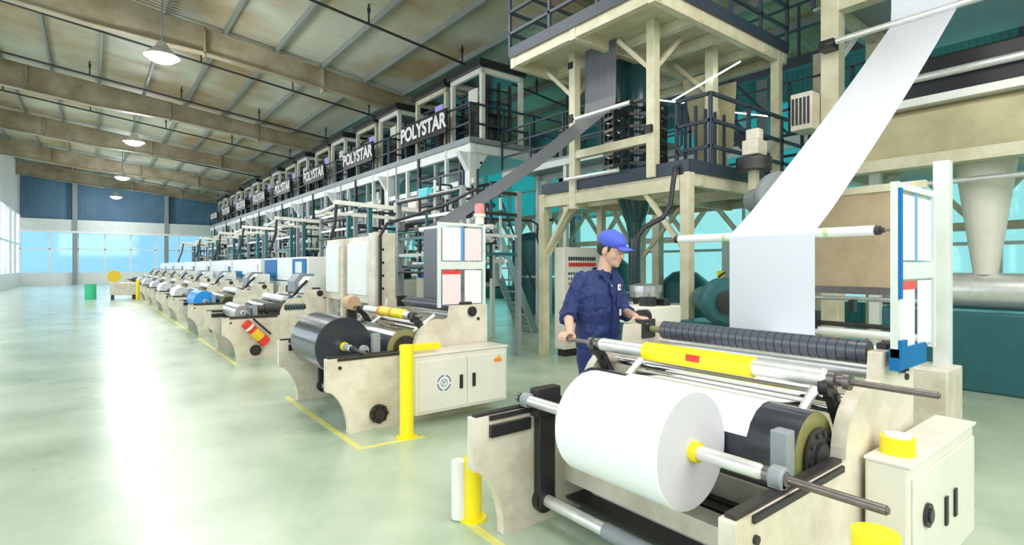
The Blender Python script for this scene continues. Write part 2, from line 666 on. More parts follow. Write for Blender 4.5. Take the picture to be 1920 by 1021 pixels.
# aisle side wall (low X)
ws = MB()
ws.box(XL - .15, XL, YN, YF, 0, 1.0)
ws.box(XL - .15, XL, YN, YF, 5.6, roof_z(XL) + .1)
wl = struct(ws.build('wall_left', WHITEP))
m = MB()
for i in range(22):
    y = YN + 2.86 * i
    m.box(XL - .12, XL, y - .09, y + .09, 1.0, 5.6)
m.box(XL - .12, XL, YN, YF, 3.2, 3.3)
m.build('window_frame', PALE, wl)
struct(MB().box(XL - .09, XL - .07, YN, YF, 1.0, 5.6).build('window_3', CLEARG))

struct(MB().box(XL, XR, YN - .15, YN, 0, 9.8).build('wall_near', WHITEP))

# sprinkler pipes along the rafters with upright drops
PIPES = [(12.6, 'closest to the camera end'), (16.6, 'next to the lamp nearest the camera'), (21.3, 'between the second and third beam'),
         (25.4, 'just past the third beam'), (30.5, 'over the middle bays'), (35.5, 'over the far bays')]
PLAB = ['dark sprinkler pipe crossing before the first big roof beam', 'dark sprinkler pipe crossing just past the first big roof beam',
        'dark sprinkler pipe crossing just before the second roof beam', 'thin sprinkler pipe crossing just past the second roof beam',
        'thin sprinkler pipe crossing past the third roof beam', 'thin sprinkler pipe crossing near the far blue wall']
for (y, _), lb in zip([(13.4, 0), (20.2, 0), (25.2, 0), (31.0, 0), (38.8, 0), (48.0, 0)], PLAB):
    p = empty('sprinkler_pipe', (5, y, 8.0), lb, 'pipe', 'sprinkler pipes under the roof')
    MB().cyl((XL, y, roof_z(XL) - .52), (XR, y, roof_z(XR) - .52), .035, 8).build('pipe', IRON, p)
    for k in range(6):
        x = -3 + 2.9 * k
        z = roof_z(x) - .52
        MB().cyl((x, y, z), (x, y, z + .52), .025, 6).cyl((x, y, z + .3), (x, y, z + .42), .045, 6).build('hanger', IRON, p)

# pendant high bay lamps
LLAB = ['round high bay lamp hanging beside the first big roof beam', 'round high bay lamp hanging past the second roof beam',
        'small looking high bay lamp hanging second from the far wall', 'smallest looking high bay lamp hanging by the far blue wall']
lamp0 = None
LZ = 7.14
for i, (y, lb) in enumerate(zip((17.2, 29.8, 42.2, 54.2), LLAB)):
    if i == 0:
        l = empty('high_bay_lamp', (1.46, y, LZ), lb, 'lamp', 'high bay lamps over the aisle')
        MB().cyl((1.46, y, LZ + .42), (1.46, y, roof_z(1.46)), .02, 8).build('cord', GREYP, l)
        MB().lathe([(0, .42), (.05, .38), (.25, .18), (.42, .08), (.46, .0)], (1.46, y, LZ), (0, 0, 1), 24, False).build('lamp_shade', ALU, l)
        MB().ell((1.46, y, LZ + .0), .36, .36, .16, 20, 10).build('bulb', LAMPE, l)
        lamp0 = l
    else:
        dup(lamp0, (0, y - 17.2, 0), lb)
    pl = bpy.data.lights.new('high_bay_light', 'POINT')
    pl.energy = 300
    pl.color = (0.93, 0.96, 1.0)
    pl.shadow_soft_size = 0.3
    po = bpy.data.objects.new('high_bay_light', pl)
    COL.objects.link(po)
    po.location = (1.46, y, LZ - .35)

# yellow floor markings
FM = [((1.73, 4.28), (1.75, 6.45), 'yellow floor line in front of the black roll winder'),
      ((1.70, 4.25), (2.30, 4.20), 'faint yellow floor line leading to the yellow bollard'),
      ((1.70, 1.2), (1.73, 2.68), 'yellow floor line in front of the white roll winder'),
      ((1.72, 9.0), (1.74, 12.8), 'pale yellow floor line by the winder carrying red bundles'),
      ((1.74, 13.4), (1.76, 40.0), 'long pale yellow floor line along the far winders')]
for (a, b, lb) in FM:
    tag(MB().bar((*a, .002), (*b, .002), .055, .003).build('floor_marking', YELT), lb, 'floor line', kind='thing')


# ================================================================ winders
def arc(cx, cz, r, a0, a1, n):
    return [(cx + r * math.cos(R(a0 + (a1 - a0) * k / n)), cz + r * math.sin(R(a0 + (a1 - a0) * k / n))) for k in range(n + 1)]


def plate_profile(rear=True):
    p = [(1.60, .685), (1.60, .40)]
    # concave sweep down to the foot
    for k in range(1, 9):
        t = k / 8
        p.append((1.60 + .20 * math.sin(t * PI / 2) ** 1.0 * t ** .2, .40 - .34 * (1 - math.cos(t * PI / 2))))
    p += [(1.80, 0.0), (3.32, 0.0), (3.32, 1.10), (2.88, 1.10), (2.86, .97)]
    p += arc(2.74, .69, .28, 75, 180, 10)
    p += [(2.44, .685)]
    return p


PROF = plate_profile()


def winder(yn, yf, label, arms=True, drum=True):
    """film winder between two profiled side plates; returns root"""
    w = empty('film_winder', (2.4, (yn + yf) / 2, 0), label, 'film winder', 'film winders along the aisle')
    for y in (yn, yf - .06):
        sp = MB().prism(PROF, 'xz', y, y + .06).build('side_plate', CREAM, w, bevel=.006)
        # a raised rib, bolt heads
        m = MB()
        for (x, z) in ((1.72, .08 if False else .60), (2.9, .2), (3.2, .95), (2.1, .12), (2.55, .12), (3.2, .6)):
            m.cyl((x, y - .012, z), (x, y, z), .016, 10)
        m.each('bolt', IRON, sp)
    yi0, yi1 = yn + .06, yf - .06
    # bottom cross members and tray
    MB().box(2.26, 2.40, yi0, yi1, .20, .30).build('cross_beam', CREAM, w, bevel=.004)
    MB().box(3.0, 3.14, yi0, yi1, .10, .24).build('cross_beam', CREAM, w, bevel=.004)
    m = MB().box(2.28, 3.05, yi0, yi1, .085, .10)
    for k in range(5):
        m.box(2.45 + .12 * k, 2.47 + .12 * k, yi0, yi1, .10, .112)
    m.build('tray', IRON, w)
    MB().cyl((2.08, yi0, .14), (2.08, yi1, .14), .034, 18).build('tie_bar', ALU, w)
    MB().cyl((2.08, yi0 + .02, .14), (2.08, yf - .56, .14), .041, 20).build('dark_sleeve', GREYP, w)
    m = MB()
    m.cyl((2.08, yf - .10, .14), (2.08, yf - .06, .14), .075, 20)
    m.cyl((2.08, yn - .03, .14), (2.08, yn, .14), .085, 20).cyl((2.08, yn - .05, .14), (2.08, yn - .03, .14), .05, 16)
    for k in range(8):
        a = k * PI / 4
        m.box(2.08 + .075 * math.cos(a) - .012, 2.08 + .075 * math.cos(a) + .012, yn - .045, yn - .028,
              .14 + .075 * math.sin(a) - .012, .14 + .075 * math.sin(a) + .012)
    m.each('hub', IRON, w)
    # contact drum
    if drum:
        dr = MB().cyl((2.40, yn + .10, .70), (2.40, yf - .16, .70), .185, 40).build('contact_drum', BLACKF, w)
        MB().lathe([(0, .183), (.004, .183), (.004, .07)], (2.40, yn + .10, .70), (0, -1, 0), 36, False).build('end_cap', OLIVE, dr)
        bd = MB().cyl((2.40, yn + .072, .70), (2.40, yn + .084, .70), .125, 36)
        for k in range(10):
            a = k * PI / 5
            bd.cyl((2.40 + .1 * math.cos(a), yn + .064, .70 + .1 * math.sin(a)), (2.40 + .1 * math.cos(a), yn + .072, .70 + .1 * math.sin(a)), .012, 8)
        bd.build('brake_disc', IRON, dr)
        MB().cyl((2.40, yi0, .70), (2.40, yn + .10, .70), .06, 20).each('hub', IRON, dr)
    # silver idler rolls behind the drum
    for (x, z, r) in ((2.71, .89, .026), (2.86, .80, .022), (2.62, .60, .03)):
        MB().cyl((x, yi0 - (.02 if z > .8 else 0), z), (x, yi1, z), r, 16).build('idler_roll', CHROME, w)
    # ribbed spreader roll
    rr = MB()
    prof = []
    y0, y1 = yn + .12, yf - .18
    n = 27
    for k in range(n):
        a = (y1 - y0) * k / n
        b = (y1 - y0) * (k + 1) / n
        prof += [(a, .056), (a + .001, .061), (b - .005, .061), (b - .004, .056)]
    rr.lathe(prof, (3.09, y0, 1.065), (0, 1, 0), 24)
    r_ = rr.build('ribbed_roll', RUBBER, w)
    MB().cyl((3.07, y0 - .055, 1.065), (3.07, y0, 1.065), .022, 14).cyl((3.07, y1, 1.065), (3.07, y1 + .09, 1.065), .022, 14).build('roll_journal', OLIVE, r_)
    for y in (yn + .02, yf - .075):
        MB().box(3.0, 3.14, y - .0, y + .045, 1.0, 1.13).each('bearing_block', IRON, w, bevel=.006)
    m = MB().lathe([(0, .052), (.02, .052), (.02, .03), (.03, .03)], (3.12, yn - .0, 1.03), (0, -1, 0), 20)
    for k in range(6):
        a = k * PI / 3
        m.cyl((3.12 + .04 * math.cos(a), yn - .03, 1.03 + .04 * math.sin(a)), (3.12 + .04 * math.cos(a), yn - .02, 1.03 + .04 * math.sin(a)), .007, 8)
    m.build('hand_wheel', IRON, w)
    # lower rear roll pair and rail
    MB().cyl((3.2, yi0, .95), (3.2, yi1, .95), .04, 18).build('idler_roll', ALU, w)
    # swing arms that hold the waiting shaft
    if arms:
        for y in (yn + .07, yf - .12):
            m = MB()
            pts = [(2.50, .985), (2.555, .93), (2.60, .86), (2.66, .77), (2.74, .72)]
            for i in range(len(pts) - 1):
                (x0, z0), (x1, z1) = pts[i], pts[i + 1]
                m.bar((x0, y + .02, z0), (x1, y + .02, z1), .035, .06)
            m.cyl((2.50, y, .985), (2.50, y + .04, .985), .045, 18)
            m.cyl((2.74, y - .02, .72), (2.74, y + .05, .72), .04, 18)
            for (x, z) in pts[1:4]:
                m.cyl((x, y - .01, z), (x, y + .05, z), .018, 10)
            m.build('swing_arm', IRON, w)
    for y in (yn + .22, yf - .30):
        MB().cyl((2.56, y, .83), (2.80, y, .99), .022, 14).build('air_cylinder', ALU, w)
        MB().cyl((2.50, y, .79), (2.56, y, .83), .010, 10).build('piston_rod', CHROME, w)
    MB().tube([(2.62, yf - .30, .87), (2.66, yf - .22, .80), (2.8, yf - .15, .74), (3.0, yf - .12, .8)], .009, 6).build('air_hose', CABLE, w)
    # front carrier rails and shaft rests on the plates
    for y, s in ((yn, 1), (yf - .06, -1)):
        MB().box(1.70, 2.42, y - .012, y + .0, .66, .685).box(1.62, 2.45, y + .01, y + .05, .685, .70).build('carrier_rail', IRON, w)
        yb = y + .02 if s == 1 else y - .03
        MB().box(1.93, 1.99, yb - .01, yb + .045, .70, .735).build('shaft_rest', GREYP, w, bevel=.004)
        MB().lathe([(0, .036), (.008, .042), (.047, .042), (.055, .036), (.055, .025)], (1.96, yb - .01, .735), (0, 1, 0), 24).build('bearing_ring', GREYP, w)
    # far side dark lift arm
    m = MB().box(2.02, 2.14, yf - .115, yf - .06, .10, .70)
    m.box(1.99, 2.17, yf - .13, yf - .06, .64, .80)
    m.build('lift_arm', IRON, w, bevel=.005)
    MB().box(1.70, 1.98, yf - .085, yf - .06, .57, .635).build('rack_slot', BLACKP, w)
    MB().box(2.06, 2.13, yn + .055, yn + .12, .69, .87).build('stop_block', GREYP, w, bevel=.006)
    return w


def roll(x, z, y0, y1, r, m_, me, label, cat='film roll', name='film_roll', core=YEL, parts=True, cr=.042):
    t = empty(name, (x, (y0 + y1) / 2, z - r), label, cat)
    MB().lathe([(0, r - .004), (.004, r), (y1 - y0 - .004, r), (y1 - y0, r - .004)], (x, y0, z), (0, 1, 0), 64, False).build('wound_film', m_, t)
    for y, s in ((y0, -1), (y1, 1)):
        MB().lathe([(0, r - .004), (.0005, cr)], (x, y, z), (0, s, 0), 64, False).build('film_edge', me, t)
    MB().lathe([(0, cr), (y1 - y0 + .06, cr)], (x, y0 - .03, z), (0, 1, 0), 28, False).lathe([(0, cr), (.001, cr - .014)], (x, y0 - .03, z), (0, 1, 0), 28, False).build('core', core, t)
    return t


def shaft(x, z, y0, y1, label, sleeves=(), ends=.016, name='winding_shaft', barrel=None, br=.030):
    t = empty(name, (x, (y0 + y1) / 2, z), label, 'shaft')
    MB().cyl((x, y0, z), (x, y1, z), ends, 14).cyl((x, y0 - .006, z), (x, y0, z), ends * .7, 14).build('steel_core', BROWNI, t)
    if barrel:
        MB().lathe([(0, br * .8), (.02, br), (barrel[1] - barrel[0] - .02, br), (barrel[1] - barrel[0], br * .8)], (x, barrel[0], z), (0, 1, 0), 24).build('barrel', ALU, t)
        m = MB()
        for yy in (barrel[0], barrel[1]):
            s = -1 if yy == barrel[0] else 1
            m.lathe([(0, br * .95), (.03, br * .95), (.035, br * .6), (.06, br * .6), (.062, br * .9), (.085, br * .9), (.09, ends)], (x, yy, z), (0, s, 0), 20)
        m.each('collar', BROWNI if barrel[1] < 3 else IRON, t)
    for (a, b, r, mm) in sleeves:
        MB().lathe([(0, r - .006), (.006, r), (b - a - .006, r), (b - a, r - .006)], (x, a, z), (0, 1, 0), 28).build('sleeve', mm, t)
    return t


# ---- winder nearest the camera: white roll
w0 = winder(.90, 2.44, 'cream film winder holding the big white roll')
# light painted stripes on its tray (bare boards)
for (xa, xb, ya, yb) in ((2.42, 2.50, 1.35, 2.3), (2.60, 2.68, 1.45, 2.2)):
    MB().box(xa, xb, ya, yb, .10, .16).build('tray_board', CREAM2, w0, bevel=.003)
roll(1.96, .735, 1.29, 1.87, .245, WHITEF, WHITEE, 'big white film roll on the winder beside the camera')
s0 = shaft(1.96, .735, .60, 2.40, 'silver shaft through the big white film roll', barrel=(.99, 2.36))
s1 = shaft(2.50, 1.015, .60, 2.66, 'silver winding shaft with a long yellow sleeve, one end in the worker\'s hand',
           sleeves=((1.31, 1.955, .052, YEL),), barrel=(.98, 2.30), br=.040, ends=.014)
MB().box(2.447, 2.453, 1.575, 1.655, 1.005, 1.04).build('red_sticker', REDM, s1)
# film webs of this winder
web = MB()
path = [(3.07 + .12, .95), (3.98, .98), (4.0, 1.02), (4.0, 1.74)]
up = [(4.0, .98), (4.0, 1.73)]
up += [(4.035 + .035 * math.cos(R(180 - a)), 1.73 + .035 * math.sin(R(a))) for a in (20, 50, 80)]
N = 14
for k in range(1, N + 1):
    t = k / N
    up.append((4.06 + (7.6 - 4.06) * t, 1.765 + (4.38 - 1.765) * t - .05 * math.sin(PI * t)))
up += [(7.64, 4.46), (7.66, 4.6), (7.66, 8.05)]
tag(web.sheet(up, 1.66, 2.30, .004).build('film_web', WEBW, fix=True), 'wide white film web rising from the roller to the roof tower', 'film web')
w2 = MB()
pth = [(4.0, .982), (3.6, .96), (3.25, .94), (3.0, .88), (2.86, .828), (2.72, .84), (2.55, .862)]
pth += [(2.40 + .19 * math.cos(R(a)), .70 + .19 * math.sin(R(a))) for a in (70, 85, 100, 120, 140, 160)]
tag(w2.sheet(pth, 1.20, 1.98, .003).build('film_web', WHITEF), 'flat white film passing over the black drum to the white roll', 'film web')


def web_roller(x, z, y0, y1, r, label, rings=None, m_=WHITEP):
    t = empty('guide_roller', (x, (y0 + y1) / 2, z), label, 'roller')
    MB().lathe([(0, r * .6), (.01, r), (y1 - y0 - .01, r), (y1 - y0, r * .6)], (x, y0, z), (0, 1, 0), 24).build('roller_tube', m_, t)
    MB().cyl((x, y0 - .16, z), (x, y1 + .12, z), .010, 10).build('axle', BROWNI, t)
    m = MB().lathe([(0, r * .9), (.03, r * .9), (.03, r * .5), (.05, r * .5)], (x, y0, z), (0, -1, 0), 18)
    m.lathe([(0, r * .9), (.03, r * .9)], (x, y1, z), (0, 1, 0), 18)
    m.each('bearing', IRON, t)
    if rings:
        m = MB()
        for yy in rings:
            m.lathe([(0, r + .001), (.03, r + .001)], (x, yy, z), (0, 1, 0), 24, False)
        m.each('green_tape_ring', mat('pale_green_tape', (0.55, 0.75, 0.35), .5), t)
    return t


web_roller(4.035, 1.735, 1.30, 2.80, .034, 'white guide roller where the white film turns upward', rings=(1.58, 2.34))
web_roller(7.6, 4.42, 1.2, 2.9, .04, 'white guide roller high on the tower by the white film', m_=ALU)


# ---- frame standing behind the near winder: tan board panel, rails
g = empty('nip_frame', (5.0, 2.0, 0), 'cream machine frame with a tan board behind the white film', 'machine')
MB().box(5.0, 5.04, 1.30, 2.28, 1.29, 2.14).build('board', TAN, g, bevel=.004)
MB().box(4.99, 5.05, 1.28, 2.30, 2.10, 2.16).each('board_edge', FRAMEC, g)
MB().box(4.985, 5.045, 1.28, 2.30, 1.27, 1.33).each('board_edge', BROWNI, g)
MB().box(5.06, 5.16, 2.30, 2.40, 0, 2.3).box(5.06, 5.16, 1.15, 1.25, 0, 2.3).each('post', PALE, g, bevel=.004)
for (z, r, mm) in ((1.235, .018, STEEL), (1.02, .02, IRON), (.955, .035, WHITEP)):
    MB().cyl((4.9, 1.2, z), (4.9, 2.36, z), r, 12).build('rail', mm, g)
MB().box(4.86, 4.94, 2.0, 2.06, .97, 1.12).box(4.86, 4.94, 1.72, 1.76, 1.13, 1.22).each('clamp', BLACKP, g)
MB().box(4.8, 5.2, 1.1, 2.4, 0, .75).build('base', CREAM, g, bevel=.01)
# big cream hood higher up
g = empty('extruder_hood', (8.6, 1.6, 2.7), 'large cream hood above the tan board', 'machine')
MB().prism([(8.12, 2.78), (9.2, 2.78), (9.2, 3.5), (8.3, 3.5), (8.12, 3.4)], 'xz', .3, 2.85).build('hood_body', OLIVEB, g, bevel=.01)
MB().box(8.08, 9.25, .28, 2.88, 3.5, 3.6).build('hood_rim', WHITEP, g, bevel=.006)
MB().box(8.2, 8.6, .9, 2.6, 3.6, 4.1).build('drive_case', BLACKP, g, bevel=.03)
MB().cyl((8.15, .9, 3.85), (8.15, 2.4, 3.85), .05, 14).build('roll', ALU, g)
MB().cyl((8.1, .5, 2.52), (8.1, 2.8, 2.52), .035, 12).build('pipe', ALU, g)
MB().box(8.3, 8.9, .9, 2.7, 0, .95).build('extruder_body', TEALP, g, bevel=.03)
MB().cyl((8.6, .9, 1.2), (8.6, 2.7, 1.2), .22, 24).build('extruder_barrel', ALU, g)
MB().box(8.2, 8.32, 2.6, 2.72, 0, 2.78).box(8.9, 9.02, 2.6, 2.72, 0, 2.78).box(8.2, 8.32, .5, .62, 0, 2.78).box(8.9, 9.02, .5, .62, 0, 2.78).each('leg', PALE, g)
MB().cyl((8.6, 1.6, 1.4), (8.6, 1.6, 2.78), .12, 16, .3).build('feed_hopper', CREAM2, g)


# ---- second winder: black roll
w1 = winder(4.68, 6.25, 'cream film winder holding the shiny black roll')
roll(1.93, .72, 5.14, 5.93, .28, BLACKF, BLACKF, 'large shiny black film roll on the second winder')
shaft(1.93, .72, 4.62, 6.22, 'grey shaft through the large black film roll', barrel=(4.93, 6.1), br=.032)
s = shaft(2.50, 1.01, 4.62, 6.3, 'winding shaft with yellow and orange sleeves above the black drum',
          sleeves=((4.98, 5.22, .052, YEL), (5.22, 5.26, .056, ORANGE), (5.26, 5.50, .052, YEL), (5.50, 5.56, .056, ORANGE)), barrel=(4.85, 5.98), br=.038, ends=.014)
t = empty('cardboard_core', (2.5, 6.25, 1.0), 'brown cardboard core end beyond the orange banded shaft', 'core')
MB().cyl((2.50, 6.32, 1.05), (2.50, 6.52, 1.05), .085, 24).build('tube', WOODP, t)
MB().box(2.44, 2.56, 6.38, 6.44, .0, .97).build('stand', IRON, t)
# dark web of this winder
dark = MB()
up = [(3.19, 1.02), (3.19, 1.94)]
for k in range(0, 15):
    t_ = k / 14
    up.append((3.22 + (5.93 - 3.22) * t_, 1.975 + (3.79 - 1.975) * t_ - .06 * math.sin(PI * t_)))
up += [(5.985, 3.86), (6.0, 4.0), (6.0, 4.82)]
tag(dark.sheet(up, 5.22, 5.84, .004).build('film_web', GREYF), 'dark grey film web sloping down from the cream tower', 'film web')
web_roller(3.23, 1.955, 5.0, 6.0, .03, 'thin guide roller at the foot of the sloping dark film')
web_roller(5.94, 3.80, 4.90, 6.0, .035, 'long pale guide roller under the dark film on the tower', m_=ALU)


# ---- paper boards with clear pockets
def paper_board(x0, x1, y, z0, z1, label, cols):
    t = empty('notice_board', ((x0 + x1) / 2, y, z0), label, 'notice board')
    m = MB()
    m.box(x0 - .03, x0, y - .015, y + .015, z0 - .02, z1 + .03)
    m.box(x1, x1 + .03, y - .015, y + .015, z0 - .02, z1 + .03)
    m.box(x0, x1, y - .012, y + .012, z1, z1 + .03)
    m.box(x0, x1, y - .012, y + .012, (z0 + z1) / 2 - .04, (z0 + z1) / 2 + .04)
    m.build('board_frame', PALE, t)
    MB().box(x0, x1, y + .002, y + .006, z0, z1).build('clear_sheet', POCKET, t)
    xm = (x0 + x1) / 2
    zm = (z0 + z1) / 2
    i = 0
    for (za, zb) in ((zm + .05, z1 - .02), (z0 + .01, zm - .05)):
        for (xa, xb) in ((x0 + .02, xm - .02), (xm + .03, x1 - .02)):
            mm = cols[i]
            i += 1
            p = MB().box(xa, xb, y - .006, y - .003, za, zb).build('paper', mm, t)
            if i == 3:
                MB().box(xa, xb, y - .009, y - .006, zb - .04, zb).build('red_header', REDM, p)
    MB().box(xm - .015, xm + .012, y - .006, y - .002, zm + .04, z1).build('blue_edge', mat('mid_blue', (0.1, 0.35, 0.75), .4), t)
    return t


paper_board(2.78, 3.30, 4.74, 1.10, 1.92, 'notice board with four white and pink papers above the black roll winder', (PAPERW, PAPERP, PAPERP, PAPERW))
b2 = paper_board(2.93, 3.45, .86, 1.10, 1.86, 'notice board with blue edging at the near winder\'s outer end', (PAPERW, PAPERW, PAPERW, PAPERW))
MB().box(2.90, 2.935, .835, .845, 1.35, 1.86).box(2.90, 2.98, .83, .845, 1.08, 1.16).build('blue_strip', BLUEP, b2)
MB().box(2.9, 3.3, .84, .88, 1.02, 1.12).build('board_foot', BLUEP, b2)
t = empty('beacon_lamp', (3.27, 4.75, 1.95), 'pale red warning beacon on top of the four paper notice board', 'beacon')
MB().cyl((3.27, 4.75, 1.95), (3.27, 4.75, 2.03), .05, 18).cyl((3.27, 4.75, 2.03), (3.27, 4.75, 2.06), .065, 18).build('base', CREAM2, t)
MB().lathe([(0, .055), (.09, .055), (.11, .045), (.115, 0)], (3.27, 4.75, 2.06), (0, 0, 1), 20, False).build('lens', PINKR, t)


# ---- bollards
def bollard(x, y, h, r, label, two=False):
    t = empty('bollard', (x, y, 0), label, 'bollard', 'bollards guarding the winders')
    MB().cyl((x, y, .01), (x, y, h), r, 28).each('post', YEL, t, bevel=.008)
    MB().cyl((x, y, 0), (x, y, .012), r * 1.5, 28).build('base_plate', YEL, t)
    if two:
        MB().cyl((x - r * 1.25, y + r * .8, .01), (x - r * 1.25, y + r * .8, h * .97), r * .8, 24).build('white_post', WHITEP, t)
    return t


bollard(2.17, 4.28, .81, .062, 'yellow bollard between the black roll and the cream control cabinet')
bollard(1.78, 2.66, .36, .055, 'short white and yellow bollard behind the near winder\'s end plate', True)
bollard(1.80, .58, .725, .062, 'yellow bollard with only its top showing by the near winder\'s cream box')
t = tag(MB().box(2.20, 2.60, 4.42, 4.50, .72, .78).build('guard_bar', YEL, bevel=.01), 'yellow bar lying on top of the cream cabinet by the bollard', 'guard bar')


# ---- control cabinet on winder two
def cabinet(x0, x1, y0, y1, z0, z1, label, logo=True):
    t = empty('control_cabinet', ((x0 + x1) / 2, (y0 + y1) / 2, z0), label, 'control cabinet')
    MB().box(x0, x1, y0, y1, z0, z1).build('cabinet_body', CREAM2, t, bevel=.012)
    MB().box(x0 - .01, x1 + .01, y0 - .012, y1, z1, z1 + .015).build('lid', CREAM2, t, bevel=.004)
    xm = x0 + (x1 - x0) * .53
    for (a, b) in ((x0 + .03, xm - .003), (xm + .003, x1 - .03)):
        d = MB().box(a, b, y0 - .012, y0, z0 + .03, z1 - .05).build('door', CREAM2, t, bevel=.004)
        hx = b - .07 if a < xm - .1 and b < xm else a + .07
        MB().box(hx - .018, hx + .018, y0 - .022, y0 - .012, (z0 + z1) / 2 - .075, (z0 + z1) / 2 + .055).build('handle', BLACKP, d, bevel=.003)
    if logo:
        cx, cz = x0 + .29, (z0 + z1) / 2 + .0
        yy = y0 - .0135
        m = MB()
        for (ro, ri) in ((.078, .060), (.038, .030)):
            for k in range(24):
                if ro > .05 and k % 6 == 5:
                    continue
                a, b = R(k * 15), R(k * 15 + 15)
                m.quad((cx + ro * math.cos(a), yy, cz + ro * math.sin(a)), (cx + ro * math.cos(b), yy, cz + ro * math.sin(b)),
                       (cx + ri * math.cos(b), yy, cz + ri * math.sin(b)), (cx + ri * math.cos(a), yy, cz + ri * math.sin(a)))
        m.bar((cx - .018, yy, cz - .02), (cx + .018, yy, cz + .02), .003, .008).bar((cx - .018, yy, cz + .02), (cx, yy, cz), .003, .008)
        m.build('round_logo', mat('grey_blue_ink', (0.22, 0.27, 0.36), .5), t, fix=False)
        MB().lathe([(0, .088), (.0008, .088)], (cx, y0 - .012, cz), (0, -1, 0), 32).build('logo_disc', WHITEP, t)
        m = MB().box(x1 - .17, x1 - .08, y0 - .0145, y0 - .0125, z1 - .14, z1 - .105)
        m.build('warning_sticker', ORANGE, t)
        MB().prism([(x1 - .165, z1 - .105), (x1 - .085, z1 - .105), (x1 - .11, z1 - .07)], 'xz', y0 - .0145, y0 - .0125).build('warning_triangle', mat('amber_ink', (.9, .5, .05), .5), t)
    return t


cabinet(2.30, 3.34, 4.36, 4.66, .14, .68, 'cream two door control cabinet with round emblem beside the yellow bollard')
c0 = cabinet(2.60, 3.6, .72, .88, .12, .68, 'cream control cabinet at the near winder\'s outer end', False)
MB().cyl((2.74, .80, .695), (2.74, .80, .765), .065, 28).build('yellow_cap', YEL, c0, bevel=.006)
MB().cyl((2.74, .80, .765), (2.74, .80, .775), .05, 24).build('white_cap', WHITEP, c0)
MB().lathe([(0, .05), (.012, .05), (.012, .03), (.02, .03)], (2.78, .706, .45), (0, -1, 0), 20).build('dial', BLACKP, c0)


# ---- box frames between winder two and three
def box_frame(y, x, label, w=.95, z0=.95, z1=1.95, white=True):
    t = empty('drive_cabinet', (x + .15, y, 0), label, 'drive cabinet', 'cream drive cabinets on legs')
    MB().box(x, x + .30, y, y + w, z0, z1).build('cabinet_body', CREAM, t, bevel=.015)
    for (a, b) in ((x, y), (x, y + w - .09), (x + .21, y), (x + .21, y + w - .09)):
        MB().box(a, a + .09, b, b + .09, 0, z0).each('leg', CREAM, t)
    MB().box(x - .05, x, y + .12, y + w - .1, z0 + .12, z1 - .1).build('front_cover', WHITEP if white else CREAM2, t, bevel=.01)
    m = MB()
    for k in range(3):
        m.cyl((x + .16, y - .01, z0 + .3 + .13 * k), (x + .16, y, z0 + .3 + .13 * k), .018, 10)
    m.box(x + .1, x + .14, y - .012, y, z0 + .45, z0 + .52)
    m.build('button', IRON, t)
    MB().cyl((x + .1, y + .1, z0 - .2), (x + .1, y + w - .1, z0 - .2), .035, 14).build('roll', CHROME, t)
    MB().box(x + .06, x + .28, y + .1, y + w - .1, .05, z0 - .3).build('motor_block', TEALP, t, bevel=.02)
    return t


box_frame(7.4, 3.2, 'cream drive cabinet with white cover right behind the black roll winder')
box_frame(8.58, 3.2, 'cream drive cabinet with narrow white cover, second behind the black roll', w=.75)
tag(MB().box(2.86, 3.16, 6.55, 6.75, .85, 1.94).build('switch_box', CREAM, bevel=.012), 'tall cream switch box with four small holes beside the drive cabinets', 'switch box')
m = MB()
for k in range(4):
    m.cyl((2.98 + .0, 6.54, 1.72 - .17 * k), (2.98, 6.555, 1.72 - .17 * k), .016, 10)
sw = [o for o in COL.objects if o.name == 'switch_box'][0]
m.build('button', BLACKP, sw)
MB().box(2.9, 3.1, 6.58, 6.72, 0, .85).build('pedestal', CREAM, sw)

# ================================================================ repeated winders down the aisle
w2r = winder(9.45, 11.15, 'cream winder with the red and yellow bundle on its end plate', arms=False)
for (ya, yb, h) in ((9.62, 10.0, .30), (10.25, 10.7, .34)):
    gc = MB().prism([(2.92, 1.02), (3.28, 1.02), (3.28, 1.02 + h), (3.02, 1.02 + h), (2.92, 1.02 + h * .6)], 'xz', ya, yb).build('gear_case', (PALE if h < .32 else GREYP), w2r, bevel=.02)
    MB().box(2.94, 3.26, ya - .02, yb + .02, 1.0, 1.03).build('case_base', IRON, gc)
MB().tube([(2.95, 9.6, 1.25), (2.80, 9.6, 1.1), (2.78, 9.8, .98), (2.8, 10.2, .97), (2.9, 10.5, 1.0)], .025, 8).build('hose', CABLE, w2r)
MB().box(2.86, 3.30, 9.5, 11.1, .97, 1.0).build('top_cover', CREAM2, w2r)
MB().cyl((2.60, 9.6, .93), (2.60, 11.0, .93), .07, 20).build('idler_roll', ALU, w2r)
MB().cyl((2.78, 9.6, .90), (2.78, 11.0, .90), .05, 20).build('idler_roll', IRON, w2r)
FARW = [(13.3, 'cream winder holding the bright blue roll'), (17.1, 'cream winder right behind the blue roll winder'),
        (20.9, 'cream winder second behind the blue roll winder'), (24.7, 'cream winder third behind the blue roll winder'),
        (28.5, 'cream winder fourth behind the blue roll winder'), (32.3, 'cream winder fifth behind the blue roll winder'),
        (36.1, 'cream winder sixth behind the blue roll winder'), (39.9, 'cream winder seventh behind the blue roll winder')]
for y, lb in FARW:
    dup(w2r, (0, y - 9.45, 0), lb)
